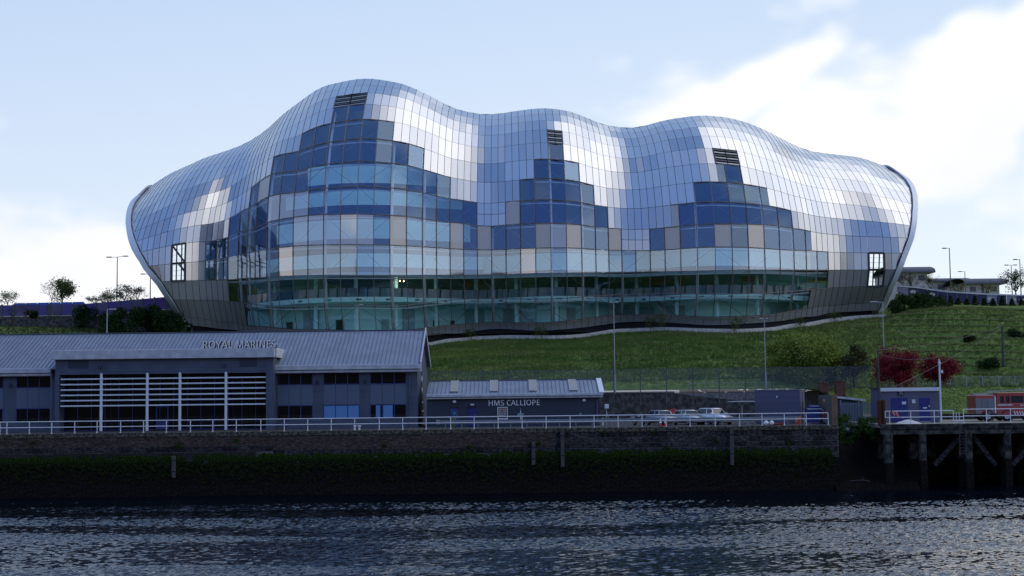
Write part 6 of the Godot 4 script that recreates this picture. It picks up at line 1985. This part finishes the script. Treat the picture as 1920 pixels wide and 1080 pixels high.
# ---------------------------------------------------------------- hoardings, distant buildings, trees and shrubs
func build_green() -> void:
	# hoardings left and right
	for k in 6: mat("hoard_%d" % k, [Color(0.07, 0.055, 0.24), Color(0.085, 0.04, 0.28), Color(0.10, 0.08, 0.19), Color(0.03, 0.11, 0.48), Color(0.014, 0.016, 0.09), Color(0.22, 0.24, 0.33)][k], 0.5)
	var t := thing("purple_hoarding", "purple and blue hoarding on a low wall left of the hall", "hoarding", at(150, 590, 204))
	var n := 18
	for i in n:
		var xa := -62.0 + i * 22.0
		var d := 206.0 - i * 0.35
		var top := func(px: float) -> float: return lin([-60, 573, 40, 572, 160, 569.5, 250, 562, 318, 556], px)
		var a := at(xa, top.call(xa), d)
		var b := at(xa + 21.2, top.call(xa + 21.2), d)
		var hgt := 1.65 if xa < 150 else 1.8
		piece("panel", MB.new().prism(PackedVector2Array([Vector2(a.x, a.y - hgt), Vector2(b.x, b.y - hgt), Vector2(b.x, b.y), Vector2(a.x, a.y)]), -d - 0.06, -d), M["hoard_%d" % ([0, 1, 2, 0, 2, 0, 0, 2, 0, 2, 0, 2, 1, 0, 2, 1, 1, 0][i])], t)
		piece("post", MB.new().box(Vector3(a.x - 0.12, a.y - hgt - 0.5, -d - 0.1), Vector3(a.x + 0.08, a.y + 0.12, -d + 0.1)), M.lamp_dark, t)
		if xa < 150 and xa > 20: piece("top_band", MB.new().prism(PackedVector2Array([Vector2(a.x, a.y), Vector2(b.x, b.y), Vector2(b.x, b.y + 0.3), Vector2(a.x, a.y + 0.3)]), -d - 0.06, -d - 0.02), M.hoard_3, t)
		piece("base_wall", MB.new().prism(PackedVector2Array([Vector2(a.x, a.y - hgt - 3.0), Vector2(b.x + 0.06, b.y - hgt - 3.0), Vector2(b.x + 0.06, b.y - hgt - 0.02), Vector2(a.x, a.y - hgt - 0.02)]), -d - 0.4, -d + 0.15), M.stained, t)
	var r := thing("navy_hoarding", "navy hoarding with pale artwork panels running right from the hall", "hoarding", at(1800, 560, 214))
	for i in 19:
		var xa := 1684.0 + i * 18.5
		var d := 213.0 + i * 0.5
		var top := func(px: float) -> float: return lin([1680, 536, 1720, 539, 1770, 546.5, 1830, 550.5, 1920, 554, 2040, 557], px)
		var a := at(xa, top.call(xa), d)
		var b := at(xa + 18.0, top.call(xa + 18.0), d)
		var hgt := 1.35
		piece("panel", MB.new().prism(PackedVector2Array([Vector2(a.x, a.y - hgt), Vector2(b.x, b.y - hgt), Vector2(b.x, b.y - 0.1), Vector2(a.x, a.y - 0.1)]), -d - 0.06, -d), M["hoard_%d" % ([5, 4, 4, 4, 4, 4, 4, 4, 4, 5, 4, 5, 4, 4, 5, 5, 0, 4, 4][i])], r)
		piece("top_rail", MB.new().prism(PackedVector2Array([Vector2(a.x, a.y - 0.1), Vector2(b.x + 0.05, b.y - 0.1), Vector2(b.x + 0.05, b.y + 0.1), Vector2(a.x, a.y + 0.1)]), -d - 0.15, -d + 0.1), M.trim_white, r)
		if i in [1, 3, 9, 11, 12, 14, 15]:
			var c := (a + b) / 2 - Vector3(rng.randf_range(-0.3, 0.3), 0.75, 0)
			piece("artwork", MB.new().prism(PackedVector2Array([Vector2(-0.55, 0.1), Vector2(-0.1, 0.35), Vector2(0.5, 0.15), Vector2(0.3, -0.25), Vector2(-0.3, -0.2)]), 0.0, 0.02, Transform3D(Basis(), c)), M.sheet_white, r)
		piece("base_wall", MB.new().prism(PackedVector2Array([Vector2(a.x, a.y - 3.5), Vector2(b.x + 0.06, b.y - 3.5), Vector2(b.x + 0.06, b.y - hgt - 0.02), Vector2(a.x, a.y - hgt - 0.02)]), -d - 0.4, -d + 0.12), M.stained, r)
	# distant blocks with barrel roofs
	tmat("render", noise_tex(82, 0.02, Color(0.4, 0.37, 0.35), Color(0.55, 0.52, 0.49), 256, 4), 0.1, 0.9)
	mat("barrel_roof", Color(0.13, 0.135, 0.155), 0.8)
	for q in [[1672, 1748, 510, 497, 549, 300.0, "grey block with a barrel-vaulted roof close behind the hall's right end"], [1808, 1882, 531, 519, 560, 305.0, "long low grey block with a curved roof at far right"], [1748, 1815, 527, 519, 560, 320.0, "low block with rounded gable between the two barrel-roofed blocks"]]:
		var d: float = q[5]
		var b := thing("far_block", q[6], "building", at((q[0] + q[1]) / 2.0, q[4], d), "distant blocks beyond the hoarding")
		var xa := X(q[0], d, 530)
		var xb := X(q[1], d, 530)
		var ye := Y(q[2], d, q[0])
		var yr := Y(q[3], d, q[0])
		var yb := Y(q[4], d, q[0]) - 3.0
		piece("wall", MB.new().box(Vector3(xa, yb, -d - 14), Vector3(xb - 1.0, ye, -d)), M.render, b)
		var vault := MB.new()
		var pts := PackedVector2Array()
		for k in 13: pts.append(Vector2(d - 1.0 + (1.0 - cos(PI * k / 12.0)) * 8.0, ye + sin(PI * k / 12.0) * (yr - ye)))
		for k in 12:
			vault.quad(Vector3(xa - 0.3, pts[k].y, -pts[k].x), Vector3(xa - 0.3, pts[k + 1].y, -pts[k + 1].x), Vector3(xb + 0.5, pts[k + 1].y, -pts[k + 1].x), Vector3(xb + 0.5, pts[k].y, -pts[k].x))
			vault.tri(Vector3(xb + 0.5, pts[k].y, -pts[k].x), Vector3(xb + 0.5, pts[k + 1].y, -pts[k + 1].x), Vector3(xb + 0.5, ye - 0.2, -d - 7))
		vault.box(Vector3(xa - 0.3, ye - 0.25, -d - 15), Vector3(xb + 0.5, ye + 0.02, -d + 1.0))
		piece("roof", vault, M.barrel_roof, b)
		var k := 0
		var x := xa + 1.2
		while x < xb - 2.2:
			if k % 3 != 1:
				for yy in [ye - 1.9, ye - 4.4]:
					var wn := piece("window", MB.new().box(Vector3(x, yy, -d - 0.02), Vector3(x + 1.3, yy + 1.1, -d + 0.06)), M.lamp_dark, b)
			else: piece("pilaster", MB.new().box(Vector3(x + 0.3, yb, -d), Vector3(x + 0.7, ye - 0.3, -d + 0.2)), M.barrel_roof, b)
			x += 2.3
			k += 1
	var green := [Color(0.02, 0.055, 0.012), Color(0.07, 0.13, 0.03)]
	var deep := [Color(0.008, 0.024, 0.008), Color(0.03, 0.06, 0.016)]
	var spring := [Color(0.26, 0.29, 0.17), Color(0.45, 0.45, 0.3)]
	var purple := [Color(0.1, 0.008, 0.018), Color(0.27, 0.026, 0.044)]
	var g := func(px: float, py: float, d: float) -> Vector3: return at(px, py, d)
	# trees beyond the left hoarding
	tree("tall_tree", "full leafy green tree above the blue hoarding at far left", g.call(116, 577, 222), 5.2, Vector3(1.9, 2.3, 1.9), 3000, 0.3, [Color(0.1, 0.13, 0.05), Color(0.24, 0.26, 0.12)], 0.16, 0.55, 3, "trees behind the purple hoarding")
	tree("bare_tree", "thin bare tree touching the full leafy one", g.call(97, 577, 224), 4.2, Vector3(1.3, 1.7, 1.3), 130, 0.2, spring, 0.08, 0.6, 4, "trees behind the purple hoarding")
	tree("budding_tree", "sparse budding tree at the far left edge", g.call(14, 580, 222), 3.4, Vector3(1.9, 1.5, 1.9), 900, 0.24, spring, 0.09, 0.55, 3, "trees behind the purple hoarding")
	for q in [[176, 1.7, 500, "lowest pale budding shrub left of the double road lamp"], [203, 2.6, 1000, "middle pale budding tree just left of the double road lamp"], [233, 3.4, 1300, "rounded pale budding tree right of the double road lamp"], [258, 3.6, 500, "thinnest pale budding tree next to the hall's arch"]]:
		tree("budding_tree", q[3], g.call(q[0], 574, 222), q[1], Vector3(1.7, q[1] * 0.42, 1.6), q[2], 0.24, spring, 0.08, 0.58, 4, "trees behind the purple hoarding")
	# left bank: dark hedge, scrub and thin saplings
	var ivy := thing("dark_hedge", "dense dark green hedge on the bank left of the hall's arch", "hedge", g.call(275, 615, 192))
	var mb := MB.new()
	for i in 46:
		var px := lerpf(196, 352, rng.randf())
		var hi: float = lin([196, 592, 215, 578, 260, 574, 310, 572, 330, 590, 352, 612], px)
		var p := at(px, lerpf(hi + 4, 624, pow(rng.randf(), 0.8)), rng.randf_range(188, 195)) - ivy.position
		leaves(mb, p, Vector3(1.1, 0.9, 0.9), 260, 0.34, deep, 0.6)
	put("leaves", mb.mesh(), M.leaf, ivy)
	mb = MB.new()
	for i in 12:
		mb.tinted = false
		var p := at(lerpf(205, 340, i / 11.0), 612, 191) - ivy.position
		branches(mb, p, Vector3.UP, 1.6, 0.05, 2, [])
	put("stems", mb.mesh(), M.bark, ivy)
	for q in [[60, 590, 1.0, 0.8, "small dark bush against the base of the hoarding"], [160, 606, 1.9, 2.0, "large dark bush in front of the purple hoarding"]]:
		var bs := thing("dark_bush", q[4], "bush", g.call(q[0], q[1] + 6, 200.5))
		var bm := MB.new()
		for k in 6: leaves(bm, Vector3(rng.randf_range(-1, 1) * q[2] * 0.7, rng.randf_range(0.2, 1.2) * q[3], rng.randf_range(-0.5, 0.5)), Vector3(q[2], q[3], q[2]) * 0.5, 260, 0.3, deep, 0.5)
		put("leaves", bm.mesh(), M.leaf, bs)
	var sc := MB.new()
	for i in 1500:
		var x := rng.randf_range(-78, -44)
		var d := rng.randf_range(176, 203)
		leaves(sc, Vector3(x, ground_height(x, d) + 0.25, -d), Vector3(0.5, 0.4, 0.5), 5, 0.3, [Color(0.04, 0.035, 0.018), Color(0.11, 0.095, 0.045)], 0.0)
	tag(put("scrub", sc.mesh(), M.leaf), "brown scrub covering the bank left of the dark hedge", "", "", "stuff")
	for q in [[24, "leftmost thin pale sapling on the brown bank"], [52, "middle thin pale sapling on the brown bank"], [100, "thin pale sapling nearest the dark hedge"]]:
		tree("sapling", q[1], g.call(q[0], 622, 182), 4.2, Vector3(0.9, 1.5, 0.9), 60, 0.16, [Color(0.1, 0.09, 0.05), Color(0.2, 0.18, 0.1)], 0.06, 0.6, 3, "thin saplings on the brown bank")
	# right: ivy bank, cone-shaped bushes, distant trees
	var rh := thing("ivy_hedge", "rounded dark green hedge at the right foot of the hall", "hedge", g.call(1720, 585, 203))
	mb = MB.new()
	for i in 44:
		var px := lerpf(1672, 1776, rng.randf())
		var hi: float = lin([1672, 570, 1690, 553, 1735, 552, 1760, 556, 1776, 566], px)
		leaves(mb, at(px, lerpf(hi + 3, 588, rng.randf()), rng.randf_range(200, 206)) - rh.position, Vector3(0.9, 0.8, 0.9), 240, 0.32, [Color(0.012, 0.04, 0.012), Color(0.045, 0.09, 0.022)], 0.6)
	put("leaves", mb.mesh(), M.leaf, rh)
	var cones := [[1783, 563], [1797, 562], [1813, 564], [1829, 566], [1846, 565], [1862, 569], [1880, 567], [1898, 569], [1915, 570]]
	for i in cones.size():
		var q: Array = cones[i]
		var h := 1.9 if i % 3 else 2.3
		var cb := thing("cone_bush", "cone-shaped dark evergreen, number %s of nine from the ivy hedge along the navy hoarding" % ["one", "two", "three", "four", "five", "six", "seven", "eight", "nine"][i], "bush", g.call(q[0], 580, 209), "cone-shaped evergreens along the navy hoarding")
		var cm := MB.new()
		for k in 7: leaves(cm, Vector3(0, -0.2 + k * h / 6.5, 0), Vector3(1, 0.5, 1) * lerpf(0.95, 0.2, k / 6.0), 110, 0.26, deep, 0.5)
		put("leaves", cm.mesh(), M.leaf, cb)
	tree("thin_tree", "tall loose-branched tree at the far right edge", g.call(1905, 566, 240), 6.4, Vector3(2.5, 2.3, 2.4), 1100, 0.3, [Color(0.07, 0.08, 0.05), Color(0.16, 0.15, 0.09)], 0.14, 0.55, 4)
	for q in [[1697, "leftmost leafless tree before the barrel-roofed block"], [1712, "thin leafless tree nearest the hall among three"], [1745, "pale leafless tree between the two distant blocks"]]:
		tree("leafless_tree", q[1], g.call(q[0], 556, 235), 4.4, Vector3(1.6, 1.6, 1.6), 240, 0.2, [Color(0.14, 0.12, 0.09), Color(0.22, 0.2, 0.13)], 0.08, 0.6, 4, "leafless trees before the distant blocks")
	for q in [[1797, "yellow-green spring tree before the rounded gable"], [1850, "low yellow-green spring tree before the long low block"]]:
		tree("spring_tree", q[1], g.call(q[0], 560, 232), 3.0, Vector3(1.4, 1.1, 1.4), 420, 0.24, [Color(0.14, 0.16, 0.05), Color(0.26, 0.25, 0.12)], 0.09, 0.55, 3, "spring trees beyond the navy hoarding")
	# purple trees and the green one on the bank foot
	tree("purple_tree", "larger crimson-leaved tree behind the jetty hut", g.call(1684, 735, 152), 5.2, Vector3(2.25, 2.2, 2.1), 9500, 0.24, purple, 0.14, 0.53, 3, "crimson trees")
	tree("purple_tree", "smaller crimson-leaved tree right of the camera mast", g.call(1759, 728, 154), 4.0, Vector3(2.2, 1.6, 1.9), 6500, 0.24, purple, 0.12, 0.52, 3, "crimson trees")
	tree("spring_tree", "broad yellow-green tree behind the brick piers", g.call(1508, 727, 160), 6.6, Vector3(4.4, 3.0, 3.2), 17000, 0.28, [Color(0.1, 0.165, 0.028), Color(0.28, 0.34, 0.075)], 0.15, 0.52, 4)
	tree("dark_tree", "dim thin-leaved tree between the yellow-green and crimson trees", g.call(1601, 727, 161), 4.8, Vector3(2.2, 2.0, 2.0), 3200, 0.24, [Color(0.03, 0.035, 0.015), Color(0.075, 0.07, 0.03)], 0.12, 0.58, 4)
	tree("dark_tree", "low dark bushy tree under the yellow-green tree's right side", g.call(1560, 724, 162), 3.6, Vector3(1.8, 1.5, 1.7), 2200, 0.24, deep, 0.1, 0.55, 3)
	for q in [[1852, 690, 0.9, "lowest dark bush on the terraces beside the utility pole"], [1908, 632, 1.0, "dark bush high on the terraces at the far right edge"], [1818, 640, 0.6, "smallest dark bush in the middle of the terraces"]]:
		var hp := at(q[0], q[1], 180)
		var best := 1e9
		var bd := 180.0
		for k in 70:
			var dd := 163.0 + k * 0.45
			var e2 := at(q[0], q[1], dd)
			var err := absf(e2.y - ground_height(e2.x, dd))
			if err < best:
				best = err; bd = dd; hp = Vector3(e2.x, ground_height(e2.x, dd), -dd)
		var tb := thing("terrace_bush", q[3], "bush", hp, "dark bushes on the terraces")
		var tm := MB.new()
		for k in 6: leaves(tm, Vector3(rng.randf_range(-1, 1) * q[2], rng.randf_range(0.1, 0.9) * q[2], rng.randf_range(-0.5, 0.5) * q[2]), Vector3(1, 0.8, 1) * q[2] * 0.7, 170, 0.26, deep, 0.3)
		put("leaves", tm.mesh(), M.leaf, tb)
	# ivy spilling over the quay end
	var iv := thing("quay_ivy", "bright green ivy spilling over the right end of the quay wall", "ivy", at(1590, 800, 131.5))
	mb = MB.new()
	for i in 30:
		var p := at(lerpf(1566, 1640, pow(rng.randf(), 1.3)), lerpf(782, 828, rng.randf()), rng.randf_range(131, 138)) - iv.position
		leaves(mb, p, Vector3(0.55, 0.4, 0.5), 120, 0.22, [Color(0.015, 0.05, 0.01), Color(0.06, 0.12, 0.02)], 0.3)
	put("leaves", mb.mesh(), M.leaf, iv)
	# sparse shrubs on the kerb under the hall
	for q in [[884, 2.2, "shrub under the valley between the two left lobes"], [1016, 2.6, "shrub under the middle lobe's left side"], [1218, 2.8, "left one of a close pair of shrubs under the right valley"], [1244, 3.0, "right one of a close pair of shrubs under the right valley"], [1378, 2.6, "shrub under the right lobe behind the floodlight post"], [1497, 1.6, "small shrub near the right end of the glass"], [1563, 1.8, "small shrub below the dark steel panels at right"]]:
		var kp := kerb_point(q[0])
		tree("kerb_shrub", "thin green " + q[2], kp + Vector3(0, -0.7, 0.8), q[1], Vector3(1.1, q[1] * 0.42, 0.7), int(q[1] * 120), 0.2, [Color(0.05, 0.08, 0.02), Color(0.13, 0.17, 0.06)], 0.04, 0.55, 3, "thin shrubs along the hall's kerb", "shrub")
	# tufts all over the bank
	var blade := MB.new()
	blade.tinted = true
	for k in 5:
		var a := TAU * k / 5.0 + rng.randf()
		var o := Vector3(cos(a), 0, sin(a))
		blade.tint = Color.WHITE
		blade.tri(o * 0.05 + Vector3(-0.05, 0, 0.02), o * rng.randf_range(0.25, 0.5) + Vector3(0, rng.randf_range(0.5, 1.0), 0), o * 0.05 + Vector3(0.05, 0, -0.02))
	var tuft := blade.mesh()
	var gm := mat("tuft", Color.WHITE, 0.9)
	gm.vertex_color_use_as_albedo = true
	gm.backlight_enabled = true
	gm.backlight = Color(0.25, 0.25, 0.25)
	var edge: Array[Vector3] = []                  # along the lips of the terraces
	var ex := 44.0
	while ex < 88.0:
		var was := -1.0
		var ed := 161.5
		while ed < 197.0:
			var ey := ground_height(ex, ed)
			if was >= 0 and was < 0.42 and terrace >= 0.42:
				if rng.randf() < smoothstep(43.0, 56.0, ex) * 0.9: edge.append(Vector3(ex, ey, -ed - 0.1))
			was = terrace
			ed += 0.12
		ex += 0.07
	var count := 110000 + edge.size()
	var mm := MultiMesh.new()
	mm.transform_format = MultiMesh.TRANSFORM_3D
	mm.use_colors = true
	mm.mesh = tuft
	mm.instance_count = count
	var nz := FastNoiseLite.new()
	nz.seed = 91
	nz.frequency = 0.09
	nz.fractal_octaves = 4
	var i := 0
	for p in edge:
		var es := rng.randf_range(0.22, 0.4)
		mm.set_instance_transform(i, Transform3D(Basis(Vector3.UP, rng.randf() * TAU).scaled(Vector3(es * 2.6, es, es * 2.6)), p + Vector3(0, 0, rng.randf_range(-0.12, 0.12))))
		mm.set_instance_color(i, Color(0.2, 0.24, 0.08).lerp(Color(0.42, 0.42, 0.22), rng.randf()))
		i += 1
	while i < count:
		var x := rng.randf_range(-14, 86)
		var d := rng.randf_range(147.0 if x > 37 else 157.6, 200.0)
		if x < 50.5 and d > lin(kerb_x, x) - 0.6: continue
		if x < 37 and d < 157.6: continue
		var s := rng.randf_range(0.18, 0.42) * (0.5 if d < 160.5 else 1.0)
		var v := nz.get_noise_2d(x * 0.6, d * 2.2) * 0.5 + 0.5
		var col := Color(0.055, 0.115, 0.024).lerp(Color(0.18, 0.23, 0.056), clampf(v * v * 1.3 + rng.randf_range(-0.15, 0.2), 0, 1))
		if x > 37: col = col.lerp(Color(0.16, 0.18, 0.055), 0.4)
		var dry := smoothstep(0.12, 0.4, nz.get_noise_2d(x * 0.7 + 300.0, d * 2.2))
		col = col.lerp(Color(0.17, 0.155, 0.075), dry * 0.5)
		mm.set_instance_transform(i, Transform3D(Basis(Vector3.UP, rng.randf() * TAU).scaled(Vector3(s * 1.3, s, s * 1.3)), Vector3(x, ground_height(x, d) - 0.02, -d)))
		mm.set_instance_color(i, col)
		i += 1
	var mi := MultiMeshInstance3D.new()
	mi.multimesh = mm
	mi.material_override = gm
	mi.name = "grass_tufts"
	add_child(mi)
	tag(mi, "rough grass and ivy tufts all over the bank", "", "", "stuff")
